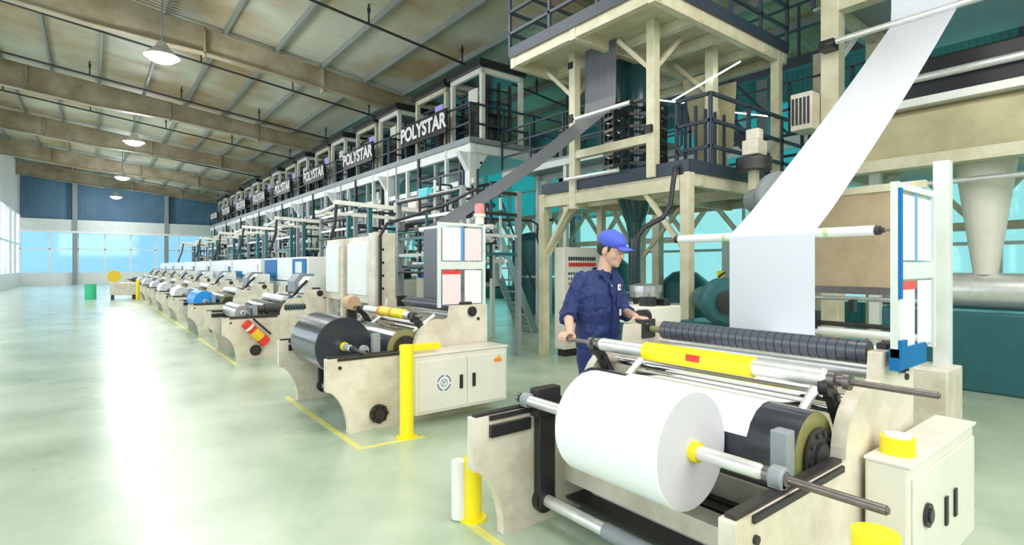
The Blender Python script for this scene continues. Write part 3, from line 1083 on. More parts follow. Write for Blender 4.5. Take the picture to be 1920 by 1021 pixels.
# motor on the third winder
t = empty('gear_motor', (2.35, 9.4, 1.0), 'dark gear motor on top of the winder with the red bundle', 'motor')
MB().cyl((2.23, 9.55, .80), (2.53, 9.55, .80), .085, 20).cyl((2.53, 9.55, .81), (2.88, 9.55, .81), .11, 20).cyl((2.14, 9.55, .80), (2.23, 9.55, .80), .06, 20).build('motor_body', IRON, t)
m = MB()
for k in range(7):
    m.cyl((2.56 + .045 * k, 9.55, .81), (2.575 + .045 * k, 9.55, .81), .12, 20)
m.box(2.63, 2.78, 9.47, 9.63, .90, .97)
m.build('cooling_fin', TEALP, t)
MB().box(2.28, 2.83, 9.48, 9.62, .70, .74).build('mount', IRON, t)
# red & yellow bundle leaning on the plate
t = empty('wrapped_bundle', (2.1, 9.4, .3), 'red and yellow wrapped bundle hung slantwise on a winder end plate', 'bundle')
a, b = Vector((1.90, 9.34, .60)), Vector((2.22, 9.34, .26))
MB().cyl(a, a.lerp(b, .4), .075, 18).cyl(a.lerp(b, .75), b, .085, 18).build('red_wrap', REDM, t)
MB().cyl(a.lerp(b, .4), a.lerp(b, .75), .078, 18).build('yellow_wrap', mat('amber_plastic', (.9, .55, .03), .35), t)
MB().cyl(a.lerp(b, .18), a.lerp(b, .26), .079, 18).build('white_wrap', WHITEP, t)
MB().bar(a + Vector((.12, -.03, .06)), b + Vector((.06, -.03, .14)), .03, .03).build('strap', BLACKP, t)
# rolls on far winders
RR = [(9.75, 10.8, .13, STEEL, STEEL, 'grey film roll on the winder with the red bundle'),
      (13.6, 14.7, .22, BLUEF, BLUEF, 'bright blue film roll on the fourth winder'),
      (17.4, 18.5, .20, WHITEF, WHITEE, 'white film roll right behind the blue one'),
      (21.2, 22.3, .22, WHITEF, WHITEE, 'white film roll second behind the blue one'),
      (25.0, 26.1, .18, WHITEF, WHITEE, 'white film roll third behind the blue one'),
      (28.8, 29.9, .22, WHITEF, WHITEE, 'white film roll fourth behind the blue one'),
      (32.6, 33.7, .22, WHITEF, WHITEE, 'white film roll fifth behind the blue one')]
for (ya, yb, r, ma, mb, lb) in RR:
    roll(1.96, .73, ya, yb, r, ma, mb, lb, core=WHITEP)
    shaft(1.96, .73, ya - .3, yb + .3, 'shaft through the ' + lb, barrel=(ya - .05, yb + .05))
# trailing machines far away beside the aisle
t = empty('far_winder_stand', (1.2, 44, 0), 'small pale winder stand with yellow roll near the far wall', 'machine')
MB().box(.6, 1.6, 30.0, 30.9, .2, .75).build('stand_body', CREAM, t, bevel=.02)
MB().box(.62, .75, 29.98, 30.05, .0, .2).box(1.4, 1.55, 29.98, 30.05, 0, .2).each('leg', BLACKP, t)
tag(MB().cyl((1.55, 28.9, 0), (1.55, 28.9, .9), .07, 16).build('bollard', YEL), 'thin yellow bollard near the far yellow roll', 'bollard')
tag(MB().cyl((.75, 30.1, 1.05), (.75, 30.8, 1.05), .26, 24).build('film_roll', mat('golden_film', (.85, .55, .02), .35)), 'golden yellow film roll near the far windows', 'film roll')
tag(MB().cyl((-.1, 31.0, 0), (-.1, 31.0, .7), .22, 18).build('bin', GREENP, bevel=.02), 'small green bin near the far windows', 'bin')

# ================================================================ white / blue operator cabinets behind the winders
CAB = [(11.2, 'white operator cabinet with two large blue panels'), (15.1, 'white operator cabinet with a small blue label, behind the two blue panel one'),
       (19.0, 'white operator cabinet with a blue corner, third from the drive cabinets')]


def op_cabinet(y, label, kind):
    t = empty('operator_cabinet', (3.6, y, 0), label, 'operator cabinet', 'white operator cabinets behind the winders')
    MB().box(3.45, 4.2, y, y + 3.5, 0, 1.16).build('lower_cabinet', PALE, t, bevel=.015)
    MB().box(3.45, 4.2, y, y + 3.5, 1.18, 1.70).build('upper_cabinet', WHITEP, t, bevel=.015)
    if kind == 0:
        MB().box(3.43, 3.45, y + 2.3, y + 3.4, 1.2, 1.66).box(3.43, 3.45, y + .06, y + 1.0, 1.2, 1.66).each('blue_panel', BLUEP, t)
        MB().box(3.42, 3.435, y + .3, y + .75, 1.36, 1.6).build('screen_panel', PALE, t)
    elif kind == 1:
        MB().box(3.43, 3.45, y + 2.2, y + 3.1, 1.2, 1.36).box(3.43, 3.45, y + .1, y + 2.2, 1.2, 1.27).each('blue_panel', BLUEP, t)
        MB().box(3.42, 3.435, y + .25, y + .5, 1.4, 1.56).build('meter', CREAM2, t)
    else:
        MB().box(3.43, 3.45, y + .02, y + .3, 1.2, 1.5).each('blue_panel', BLUEP, t)
        MB().box(3.43, 3.45, y + .5, y + .9, 1.35, 1.55).build('meter', PALE, t)
    MB().box(3.36, 3.45, y + .35, y + .95, .75, 1.12).build('gearbox', GREYP, t, bevel=.03)
    MB().tube([(3.42, y + .1, 1.15), (3.38, y + .15, 1.0), (3.38, y + .6, .86), (3.42, y + 1.2, .9)], .03, 8).build('hose', CABLE, t)
    return t


for i, (y, lb) in enumerate(CAB):
    op_cabinet(y, lb, i)
k4 = op_cabinet(22.9, 'plain white operator cabinet, first past the one with a blue corner', 2)
OLAB = ['plain white operator cabinet, second past the one with a blue corner', 'plain white operator cabinet, third past the one with a blue corner',
        'plain white operator cabinet, fourth past the one with a blue corner', 'plain white operator cabinet, last in the row toward the far wall']
for i, lb in enumerate(OLAB):
    dup(k4, (0, 3.8 * (i + 1), 0), lb)


# ================================================================ towers
def railing(m, pts, z, h=1.05, step=.9, r=.022, mid=(.5,)):
    for (x0, y0), (x1, y1) in zip(pts[:-1], pts[1:]):
        L = math.hypot(x1 - x0, y1 - y0)
        n = max(1, round(L / step))
        for k in range(0 if (x0, y0) == tuple(pts[0]) else 1, n + 1):
            x, y = x0 + (x1 - x0) * k / n, y0 + (y1 - y0) * k / n
            m.box(x - r, x + r, y - r, y + r, z, z + h)
        for f in (1.0,) + tuple(mid):
            m.bar((x0, y0, z + h * f), (x1, y1, z + h * f), 2 * r, 2 * r)
    return m


T = empty('film_blowing_tower', (7.2, 5.3, 0), 'cream steel film blowing tower with dark railings above the worker', 'tower')
Z1, Z2 = 2.70, 4.835
# decks
for (z, xa, xb) in ((Z2, 5.29, 8.6), (Z1, 5.98, 9.4)):
    ya, yb = 3.98, 6.82
    if z == Z2:
        MB().box(xa, xb, ya, yb, z, z + .05).build('deck_plate', FRAMEC, T)
    else:
        # lower deck is a ring around the film bubble
        m = MB().box(xa, 6.7, ya, yb - 1.0, z, z + .04).box(6.7, xb, ya, 4.6, z, z + .04).box(8.2, xb, 4.6, yb, z, z + .04)
        m.build('deck_plate', GREYP, T)
    m = MB()
    m.box(xa, xb, ya - .02, ya, z, z + .17).box(xa, xb, yb, yb + .02, z, z + .17).box(xa - .02, xa, ya, yb, z, z + .17)
    m.build('toe_board', NAVYR, T)
    # beams
    for y in (ya + .06, (ya + yb) / 2, yb - .06):
        MB().box(xa, xb, y - .05, y + .05, z - .16, z).build('deck_beam', FRAMEC, T)
    for x in (xa + .06, 6.25, 7.0, 7.9, xb - .06):
        MB().box(x - .05, x + .05, ya, yb, z - .14, z - .005).build('deck_beam', FRAMEC, T)
    m = railing(MB(), [(xb, ya), (xa, ya), (xa, yb), (xb, yb)] if z == Z2 else [(xb, ya), (6.45, ya), (6.45, 4.5)], z + .05, mid=(.33, .66))
    m.build('railing', NAVYR, T)
# columns
for (x, y, z0, z1, w) in ((5.98, 4.55, Z1, Z2, .13), (5.98, 6.05, Z1 - .3, Z2, .13), (7.4, 4.55, Z1, Z2, .14), (7.4, 6.6, Z1, Z2, .13), (5.98, 4.02, 0, Z1, .13),
                          (5.98, 6.78, 0, Z1, .13), (8.4, 4.05, 0, Z2, .13), (8.4, 6.7, 0, Z2, .13), (7.3, 6.7, 0, Z1, .12)):
    MB().box(x - w / 2, x + w / 2, y - w / 2, y + w / 2, z0, z1).build('column', FRAMEC, T, bevel=.006)
# braces
for (a, b) in (((5.98, 4.55, 4.15), (5.98, 5.15, 4.75)), ((5.98, 4.55, 4.15), (6.6, 4.55, 4.75)), ((5.98, 6.05, 4.15), (5.98, 6.7, 4.75)), ((5.98, 6.05, 4.15), (6.5, 6.05, 4.7)),
               ((7.4, 4.55, 4.1), (7.4, 5.2, 4.75)), ((5.98, 4.05, 1.7), (5.98, 4.75, 2.6)), ((5.98, 6.75, 1.6), (6.7, 6.75, 2.55)), ((5.98, 6.75, 1.7), (5.98, 6.1, 2.55)),
               ((8.4, 4.05, 1.6), (7.7, 4.05, 2.55)), ((8.4, 6.7, 1.6), (8.4, 5.8, 2.55)), ((8.4, 6.7, 1.6), (7.6, 6.7, 2.55))):
    MB().bar(a, b, .06, .06).build('brace', FRAMEC, T)
# mid level beam and roller between the two front columns
MB().box(5.93, 6.03, 4.55, 6.05, 3.18, 3.30).build('mid_beam', FRAMEC, T)
MB().box(5.93, 6.05, 4.1, 6.8, 2.48, 2.64).build('mid_beam', FRAMEC, T)
MB().cyl((5.85, 5.05, 2.86), (5.85, 6.1, 2.86), .03, 14).build('idler_roll', ALU, T)
MB().box(5.9, 6.05, 6.02, 6.12, 3.75, 3.88).box(5.9, 6.0, 6.02, 6.12, 4.6, 4.7).box(5.86, 5.98, 4.5, 4.6, 3.3, 3.4).each('bearing_block', BLACKP, T)
# bubble cage of dark rollers
m = MB()
for k in range(7):
    z = 2.9 + .19 * k
    for q in range(12):
        a, b = q * PI / 6, (q + 1) * PI / 6
        m.bar((6.95 + .50 * math.cos(a), 5.65 + .50 * math.sin(a), z), (6.95 + .50 * math.cos(b), 5.65 + .50 * math.sin(b), z), .03, .05)
        if k < 6:
            m.bar((6.95 + .50 * math.cos(a), 5.65 + .50 * math.sin(a), z), (6.95 + .50 * math.cos(a), 5.65 + .50 * math.sin(a), z + .19), .025, .025)
            m.box(6.95 + .44 * math.cos(a) - .04, 6.95 + .44 * math.cos(a) + .04, 5.65 + .44 * math.sin(a) - .04, 5.65 + .44 * math.sin(a) + .04, z + .04, z + .12)
m.build('bubble_cage', BLACKP, T)
# slanted collapsing boards
for s in (-1, 1):
    MB().bar((7.95 + .05 * s, 4.8, 3.0 if s < 0 else 3.3), (7.75 + .35 * s, 4.8, 4.45), .5, .03, up=(1, 0, 0)).build('collapsing_board', OLIVEB, T)
# fluorescent tubes
for (a, b) in (((7.6, 4.2, 4.55), (6.9, 4.9, 4.0)), ((8.3, 6.2, 4.6), (8.9, 5.4, 4.4)), ((9.2, 5.2, 4.3), (9.6, 4.6, 4.15))):
    MB().cyl(a, b, .012, 8).each('light_tube', TUBEE, T)
# steps / ladders on right
m = MB()
for i in range(9):
    f = i / 8
    m.box(8.9 - .02, 8.9 + .5, 4.1 + 1.7 * f, 4.1 + 1.7 * f + .16, Z1 + 2.0 * f, Z1 + 2.0 * f + .03)
m.bar((8.9, 4.1, Z1), (8.9, 5.9, Z2), .04, .14).bar((9.4, 4.1, Z1), (9.4, 5.9, Z2), .04, .14)
m.bar((8.9, 4.1, Z1 + .95), (8.9, 5.9, Z2 + .9), .03, .03)
m.build('stair_flight', NAVYR, T)
for k in range(5):
    MB().box(6.55 + .25 * k, 6.58 + .25 * k, 4.42, 4.46, Z1 + .04, Z1 + 1.1).build('upright', NAVYR, T)
railing(MB(), [(9.4, 4.1), (9.4, 6.8)], Z1, mid=(.33, .66)).build('railing', NAVYR, T)

# film bubble & die (their own thing)
bb = empty('film_bubble', (6.95, 5.65, .8), 'dark teal film bubble narrowing onto its die inside the cream tower', 'film bubble')
MB().lathe([(0, .10), (1.0, .10), (1.25, .14), (1.5, .24), (1.7, .30), (2.0, .31), (3.95, .31)], (6.95, 5.65, .95), (0, 0, 1), 36, False).build('film_tube', TEALB, bb)
MB().lathe([(0, .28), (.05, .30), (.12, .30), (.16, .22), (.24, .22), (.26, .10)], (6.95, 5.65, .70), (0, 0, 1), 36).build('die', STEEL, bb)
MB().box(6.6, 7.3, 5.3, 6.0, .0, .70).build('die_base', TEALP, bb, bevel=.02)

# near second tower (of the white film) on the far right
T2 = empty('film_blowing_tower', (8.5, 2.0, 0), 'cream tower columns carrying the high roller behind the white film', 'tower')
for (x, y) in ((7.9, 3.05), (9.5, 3.05), (7.9, .15), (9.5, .15)):
    MB().box(x - .11, x + .11, y - .11, y + .11, 0, 7.4).build('column', FRAMEC, T2, bevel=.008)
for z in (2.7, 4.9, 7.0):
    MB().box(7.8, 8.0, .15, 3.05, z, z + .14).build('cross_beam', FRAMEC, T2)
    MB().box(7.9, 9.5, 3.0, 3.1, z, z + .14).build('cross_beam', FRAMEC, T2)
    MB().box(9.4 if z < 3 else 7.9, 10.8, .3, 3.3, z + .14, z + .18).build('deck_plate', GREYP, T2)
railing(MB(), [(10.8, 3.3), (7.9, 3.3)], 4.9 + .18, mid=(.33, .66)).build('railing', NAVYR, T2)
railing(MB(), [(10.8, 3.3), (9.4, 3.3)], 2.7 + .18, mid=(.33, .66)).build('railing', NAVYR, T2)
MB().bar((7.9, 3.05, 4.2), (8.9, 3.05, 5.0), .08, .08).build('brace', PALE, T2)
MB().box(7.6, 7.78, 2.93, 3.11, 4.36, 4.48).build('roller_bracket', BLACKP, T2)
vb = empty('vent_box', (7.7, 3.3, 3.3), 'cream louvred vent box on the column beside the white film', 'vent')
MB().box(7.55, 7.95, 3.17, 3.45, 3.35, 3.85).build('box_body', CREAM, vb, bevel=.01)
m = MB()
for k in range(5):
    m.box(7.535, 7.55, 3.2 + .05 * k, 3.225 + .05 * k, 3.42, 3.78)
m.build('louvre', IRON, vb)

# big dark blowers near the tower foot
def blower(x, y, z, r, label, m_):
    t = empty('blower', (x, y, z - r), label, 'blower')
    MB().lathe([(0, r * .5), (.03, r * .9), (.08, r), (.16, r), (.22, r * .85), (.23, r * .4)], (x, y, z), (-.55, -.83, 0), 32).build('fan_housing', m_, t)
    MB().cyl((x + .1, y + .15, z), (x + .25, y + .36, z), r * .55, 24).build('motor_body', m_, t)
    MB().lathe([(0, r * .45), (.04, r * .5), (.05, r * .2)], (x - .13, y - .19, z), (-.55, -.83, 0), 24).build('fan_inlet', STEEL if m_ != TEALP else IRON, t)
    return t


b_ = blower(5.75, 3.45, 1.10, .27, 'large dark blower standing left of the white film', TEALP)
MB().box(5.6, 6.1, 3.35, 3.9, 0, .85).build('base', TEALP, b_, bevel=.02)
b_['label'] = 'large dark blower standing low between the column and the white film'
b_ = blower(6.35, 3.1, 2.33, .27, 'grey fan housing tucked high behind the white film', GREYP)
MB().box(6.35, 6.5, 3.2, 3.35, 0, 2.1).each('post', FRAMEC, b_)
t = empty('drive_motor', (6.6, 3.6, 2.7), 'cream motor with dark drum on the walkway behind the white film', 'motor')
MB().box(6.72, 6.98, 3.48, 3.70, 2.95, 3.15).box(6.78, 6.92, 3.5, 3.68, 3.15, 3.3).build('motor_body', CREAM, t, bevel=.02)
MB().cyl((6.85, 3.6, 2.76), (6.85, 3.6, 2.92), .22, 24).build('drum', IRON, t)
MB().box(6.8, 6.9, 3.55, 3.65, 0, 2.76).each('post', FRAMEC, t)
tag(MB().tube([(5.75, 3.95, 2.64), (5.72, 3.95, 2.74), (5.66, 3.97, 2.72), (5.62, 3.98, 2.5), (5.60, 4.0, 2.25), (5.52, 4.05, 2.10), (5.35, 4.2, 1.98), (5.27, 4.25, 1.85), (5.25, 4.27, 1.6), (5.25, 4.27, 1.2), (5.3, 4.27, .9), (5.5, 4.3, .0)], .032, 10).build('cable_hose', CABLE),
    'thick black hose bending down from the cream tower beside the worker', 'hose')
t = tag(MB().box(6.50, 6.66, 3.90, 3.92, 1.26, 1.44).build('hazard_plate', mat('hazard_yellow', (.8, .75, .05), .4)), 'small black and yellow hazard plate on a thin post by the blower', 'sign')
MB().bar((6.50, 3.895, 1.29), (6.66, 3.895, 1.35), .004, .03).bar((6.50, 3.895, 1.36), (6.66, 3.895, 1.42), .004, .03).each('black_stripe', BLACKP, t)
MB().box(6.56, 6.60, 3.92, 3.96, 0, 1.40).build('post', PALE, t)

# control panel of switches behind the worker
t = empty('breaker_cabinet', (6.3, 6.5, 0), 'tall cream switch panel with red and black breakers behind the worker', 'cabinet')
px0, px1, py = 5.72, 6.55, 6.05 + .35
px0, px1, py = 6.13, 6.98, 6.45
MB().box(px0, px1, py, py + .23, .12, 1.82).build('cabinet_body', CREAM2, t, bevel=.01)
m = MB()
m.box(px0 + .05, px1 - .05, py + .03, py + .2, 0, .12)
m.build('plinth', IRON, t)
m, m2 = MB(), MB()
for i in range(12):
    x = px0 + .10 + .055 * i
    m2.box(x, x + .03, py - .015, py, 1.60, 1.66)
    m.box(x, x + .04, py - .02, py, 1.50, 1.56)
    m2.box(x, x + .025, py - .012, py, 1.36, 1.40)
    m2.box(x, x + .02, py - .012, py, 1.28, 1.31)
    if i % 2 == 0:
        m2.box(x, x + .04, py - .02, py, 1.05, 1.12)
        m.box(x, x + .025, py - .015, py, 1.2, 1.23)
m2.build('black_switch', BLACKP, t)
m.build('red_switch', REDM, t)

# grey steep stairs left of the tower
t = empty('steel_stairs', (7.2, 9.5, 0), 'steep grey steel stairs behind the notice board papers', 'stairs')
for y in (9.2, 9.75):
    MB().bar((6.75, y, 2.35), (7.85, y, .02), .04, .16, up=(1, 0, 0)).build('stringer', STEEL, t)
    MB().bar((6.75, y, 3.2), (7.85, y, .95), .03, .03).build('handrail', NAVYR, t)
m = MB()
for k in range(9):
    f = (k + .5) / 9
    m.box(6.75 + 1.1 * f - .10, 6.75 + 1.1 * f + .08, 9.2, 9.75, 2.35 - 2.33 * f, 2.38 - 2.33 * f)
m.build('tread', GREYP, t)
MB().box(5.9, 6.75, 9.15, 11.0, 2.3, 2.38).build('landing', PALE, t)
MB().box(5.95, 6.03, 9.2, 9.28, 0, 2.3).box(5.95, 6.03, 10.8, 10.88, 0, 2.3).box(6.65, 6.73, 9.2, 9.28, 0, 2.3).each('post', PALE, t)
railing(MB(), [(6.75, 11.0), (5.9, 11.0), (5.9, 9.15)], 2.38).build('railing', NAVYR, t)

# mid-ground walkway rails between the two tower groups
t = empty('link_walkway', (9.6, 9.4, 4.0), 'dark railed walkway between the cream tower and the booth row', 'walkway')
MB().box(8.95, 10.2, 7.0, 11.9, 4.10, 4.16).build('deck_plate', GREYP, t)
railing(MB(), [(8.95, 7.0), (8.95, 11.9)], 4.16, mid=(.33, .66), step=1.2).build('railing', NAVYR, t)
railing(MB(), [(10.2, 7.0), (10.2, 11.9)], 4.16, mid=(.33, .66), step=1.2).build('railing', NAVYR, t)
MB().box(9.0, 9.1, 7.1, 7.2, 0, 4.1).box(10.0, 10.1, 11.6, 11.7, 0, 4.1).box(9.0, 9.1, 9.4, 9.5, 0, 4.1).each('post', PALE, t)
MB().box(8.95, 9.0, 7.0, 11.9, 3.95, 4.10).box(10.15, 10.2, 7.0, 11.9, 3.95, 4.10).each('side_beam', PALE, t)
# lattice girder and dark machinery behind the towers
t = empty('lattice_girder', (12.6, 18, 2.2), 'long olive lattice girder behind the towers', 'girder')
MB().box(12.5, 12.7, 1, 40, 2.15, 2.3).box(12.5, 12.7, 1, 40, 3.2, 3.35).each('chord', FRAMEC, t)
for k in range(26):
    MB().bar((12.6, 1 + 1.5 * k, 2.3), (12.6, 1.75 + 1.5 * k, 3.2), .1, .1).build('lattice_bar', FRAMEC, t)
    MB().bar((12.6, 1.75 + 1.5 * k, 3.2), (12.6, 2.5 + 1.5 * k, 2.3), .1, .1).build('lattice_bar', FRAMEC, t)
for k in range(7):
    MB().box(12.5, 12.7, 1.2 + 6 * k, 1.4 + 6 * k, 0, 2.2).build('post', PALE, t)
TK = ['tall dark teal tank behind the steep stairs', 'dark teal tank behind the tower post next to the breaker cabinet', 'dark teal tank in the gap behind the worker',
      'dark teal tank behind the big blower']
for (x, y, r, h), lb in zip(((11.2, 13.2, .7, 2.3), (11.6, 10.3, .6, 1.5), (11.8, 8.0, .6, 1.1), (11.6, 5.6, .7, 1.7)), TK):
    t = empty('storage_tank', (x, y, 0), lb, 'tank', 'tanks behind the towers')
    MB().lathe([(0, r), (h, r), (h + .25, r * .5), (h + .3, .1)], (x, y, 0), (0, 0, 1), 28).build('tank_body', TEALP, t)
    MB().cyl((x, y, h + .25), (x, y, h + .7), .08, 12).build('pipe', ALU, t)
    MB().lathe([(0, r + .015), (.06, r + .015)], (x, y, h * .5), (0, 0, 1), 28, False).build('band', STEEL, t)
t = empty('rear_gantry', (11, 8, 4), 'dark gantry beams high behind the cream tower', 'gantry')
for (z, x) in ((3.9, 11.0), (5.6, 11.4)):
    MB().box(x, x + .2, 0.5, 11.85, z, z + .22).build('gantry_beam', NAVYR if z > 5 else PALE, t)
    railing(MB(), [(x, .5), (x, 11.85)], z + .22, mid=(.5,), step=1.1).build('railing', NAVYR, t)
for y in (.6, 4.4, 8.2, 11.6):
    MB().box(11.0, 11.2, y, y + .2, 0, 5.6).build('post', FRAMEC, t)


# ---------------------------------------------------------------- booth row: repeated film lines
def line_unit(y0, label):
    u = empty('film_blowing_line', (9, y0 + 2.5, 0), label, 'film blowing line', 'film blowing lines with glazed booths')
    L = 5.1
    Z = 4.835
    xa, xb = 7.98, 11.4
    rnd = random.Random(11)
    MB().box(xa, xb, y0, y0 + L - .02, Z - .02, Z + .03).build('deck_plate', GREYP, u)
    MB().box(xa - .02, xa + .02, y0, y0 + L - .02, Z, Z + .16).box(xa, xb, y0 - .0, y0 + .02, Z, Z + .16).build('toe_board', GREYP, u)
    MB().box(xa + .02, xa + .16, y0, y0 + L - .02, Z - .26, Z - .02).box(xa, xb, y0 + .02, y0 + .14, Z - .24, Z - .02).build('edge_beam', WHITEP, u)
    # flared white columns
    for x in (8.15, 10.9):
        m = MB().box(x - .13, x + .13, y0 + .1, y0 + .36, 0, Z - .2)
        m.prism([(x - .13, Z - .75), (x - .13, Z - .24), (x - .45, Z - .24)], 'xz', y0 + .14, y0 + .32)
        m.prism([(x + .13, Z - .75), (x + .13, Z - .24), (x + .5, Z - .24)], 'xz', y0 + .14, y0 + .32)
        m.prism([(y0 + .36, Z - .75), (y0 + .36, Z - .24), (y0 + .7, Z - .24)], 'yz', x - .09, x + .09)
        m.build('column', WHITEP, u, bevel=.01)
    # booths
    for bi, (a, b, h) in enumerate(((.1, 1.75, 2.15), (2.0, 3.95, 2.1))):
        bx0, bx1 = 8.42, 9.9
        by0, by1 = y0 + a, y0 + b
        m = MB()
        for (x, y) in ((bx0, by0), (bx0, by1 - .12), (bx1 - .12, by0), (bx1 - .12, by1 - .12)):
            m.box(x, x + .12, y, y + .12, Z, Z + h)
        m.box(bx0, bx0 + .1, by0, by1, Z + h - .14, Z + h).box(bx0, bx0 + .1, by0, by1, Z + .03, Z + .12)
        m.box(bx0, bx1, by0, by0 + .1, Z + h - .14, Z + h).box(bx0, bx1, by0, by0 + .1, Z + .03, Z + .12)
        m.box(bx0, bx1, by1 - .1, by1, Z + h - .14, Z + h)
        bo = m.build('booth_frame', CREAM2 if bi == 0 else FRAMEC, u)
        MB().box(bx0 - .12, bx1 + .05, by0 - .08, by1 + .05, Z + h, Z + h + .22).build('hood', BLACKP, u, bevel=.01)
        m = MB()
        for k in range(4):
            x = bx0 + .4 + .4 * k
            m.cyl((x, by0 + .3, Z + .2), (x, by0 + .3, Z + h - .2), .05, 8)
        for k in range(5):
            z = Z + .25 + .36 * k
            m.cyl((bx0 + .2, by0 + .2, z), (bx0 + .2, by1 - .2, z), .05, 10)
            m.box(bx0 + .5, bx1 - .3, by0 + .25, by1 - .3, z, z + .05)
        m.box(bx0 + .15, bx0 + .3, by0 + .4, by0 + .9, Z + .1, Z + 1.5)
        m.build('haul_off_rolls', IRON, bo)
        MB().box(bx0 + .35, bx0 + .9, by0 + .4, by1 - .4, Z + .1, Z + 1.1).build('drive_unit', (BROWNI if bi == 0 else BLUEP), bo)
        MB().box(bx0 + .02, bx0 + .06, by0 + .25, by0 + .7, Z + 1.25, Z + 1.65).build('screen', SCREEN if bi else CREAM2, bo)
    # railings in front and side
    m = railing(MB(), [(xb, y0 + .05), (xa + .03, y0 + .05), (xa + .03, y0 + L - .05)], Z + .03, mid=(.5,), step=1.25, r=.025)
    m.build('railing', NAVYR, u)
    # sign
    sg = MB().box(xa - .10, xa - .04, y0 + 1.1, y0 + 3.9, Z + .48, Z + 1.16).build('sign_board', BLACKP, u)
    text('sign_lettering', 'POLYSTAR', face_mx((xa - .115, y0 + 2.5, Z + .82), (-1, 0, 0)), .59, WHITEP, sg, .006)
    # level below: extruder platform with pale pipes, ducts and dark frames
    for z in (2.75, 3.75):
        MB().box(xa + .1, xa + .2, y0, y0 + L - .02, z, z + .14).each('side_beam', WHITEP if z > 3 else PALE, u)
    railing(MB(), [(xa + .1, y0 + .05), (xa + .1, y0 + L - .1)], 2.89, h=.8, step=1.0, r=.02).build('railing', NAVYR, u)
    for k in range(6):
        y = y0 + .5 + .8 * k
        x = xa - .12 + rnd.uniform(0, .3)
        MB().box(x - .05, x + .05, y - .05, y + .05, 0 if k % 2 else 2.2, Z - .25 if k % 2 == 0 else Z + .0).build('upright', (IRON, PALE, GREYP)[k % 3], u)
    for k in range(16):
        z = 1.2 + .21 * k
        x = 8.3 + rnd.uniform(0, 1.2)
        ya_, yb_ = y0 + rnd.uniform(0, 2), y0 + rnd.uniform(3, L)
        MB().cyl((x, ya_, z), (x, yb_, z), rnd.uniform(.03, .08), 10).build('pipe', (PALE, IRON, WHITEP, TEALP, NAVYR, CYANP, IRON)[k % 7], u)
    for k in range(22):
        x = 8.25 + rnd.uniform(0, 1.6)
        y = y0 + rnd.uniform(.3, L - .5)
        z = rnd.uniform(.8, 3.6)
        a = rnd.uniform(.25, .6)
        MB().box(x, x + a, y, y + rnd.uniform(.3, .9), z, z + rnd.uniform(.2, .5)).build('equipment_box', (TEALP, WHITEP, IRON, PALE, IRON, CYANP, NAVYR)[k % 7], u, bevel=.01)
    for k in range(14):
        x, y = 8.1 + rnd.uniform(0, .8), y0 + .2 + .34 * k
        MB().box(x, x + .05, y, y + .05, 1.4 + rnd.uniform(0, 1.2), 3.2 + rnd.uniform(0, 1.3)).build('riser', (IRON, PALE, WHITEP, NAVYR)[k % 4], u)
    # white blower body on the outside
    bw = MB().box(7.4, 7.9, y0 + 2.0, y0 + 3.5, 3.15, 3.5).build('duct_box', CREAM2, u, bevel=.06)
    m = MB()
    for k in range(6):
        m.box(7.385, 7.4, y0 + 2.5 + .13 * k, y0 + 2.58 + .13 * k, 3.22, 3.42)
    m.build('louvre', TEALP, bw)
    # film bubble inside
    MB().lathe([(0, .15), (.8, .16), (1.3, .45), (1.9, .5), (3.6, .5)], (9.3, y0 + 2.9, 1.2), (0, 0, 1), 24, False).build('film_tube', mat('pale_film_tube', (.55, .68, .68), .3), u)
    MB().lathe([(0, .4), (.3, .4), (.3, .2)], (9.3, y0 + 2.9, .9), (0, 0, 1), 24).build('die', STEEL, u)
    # extruder barrel and cabinet low down
    MB().box(6.2, 8.6, y0 + 1.9, y0 + 2.5, .5, 1.1).build('extruder_barrel', CREAM2, u, bevel=.03)
    MB().box(6.4, 7.4, y0 + 1.95, y0 + 2.45, 0, .5).build('extruder_base', TEALP, u)
    MB().lathe([(0, .08), (.3, .1), (.65, .32), (1.0, .32)], (6.6, y0 + 2.2, 1.1), (0, 0, 1), 20).build('hopper', PALE, u)
    MB().box(7.0, 7.6, y0 + .2, y0 + 1.2, 0, 1.9).build('electric_cabinet', CREAM2, u, bevel=.02)
    MB().box(6.98, 7.0, y0 + .3, y0 + 1.1, 1.2, 1.7).build('cabinet_panel', rnd.choice((BLUEP, CYANP)), u)
    return u


u0 = line_unit(12.03, 'film blowing line with POLYSTAR sign at the near end of the booth row')
UL = ['film blowing line with booths, second in the POLYSTAR sign row', 'film blowing line with booths, third in the POLYSTAR sign row',
      'film blowing line with booths, fourth in the sign row', 'film blowing line with booths, fifth in the sign row',
      'film blowing line with booths, sixth in the sign row', 'film blowing line with booths, seventh in the sign row',
      'film blowing line with booths, last before the far wall']
for i, lb in enumerate(UL):
    dup(u0, (0, 5.1 * (i + 1), 0), lb)

# pale boom arms that carry film over the winders, with black cable droops
BL = ['long pale boom arm reaching over the drive cabinets', 'long pale boom arm over the white operator cabinets', 'long pale boom arm over the blue roll',
      'long pale boom arm over the first white roll', 'long pale boom arm over the third white roll', 'long pale boom arm farthest down the row']


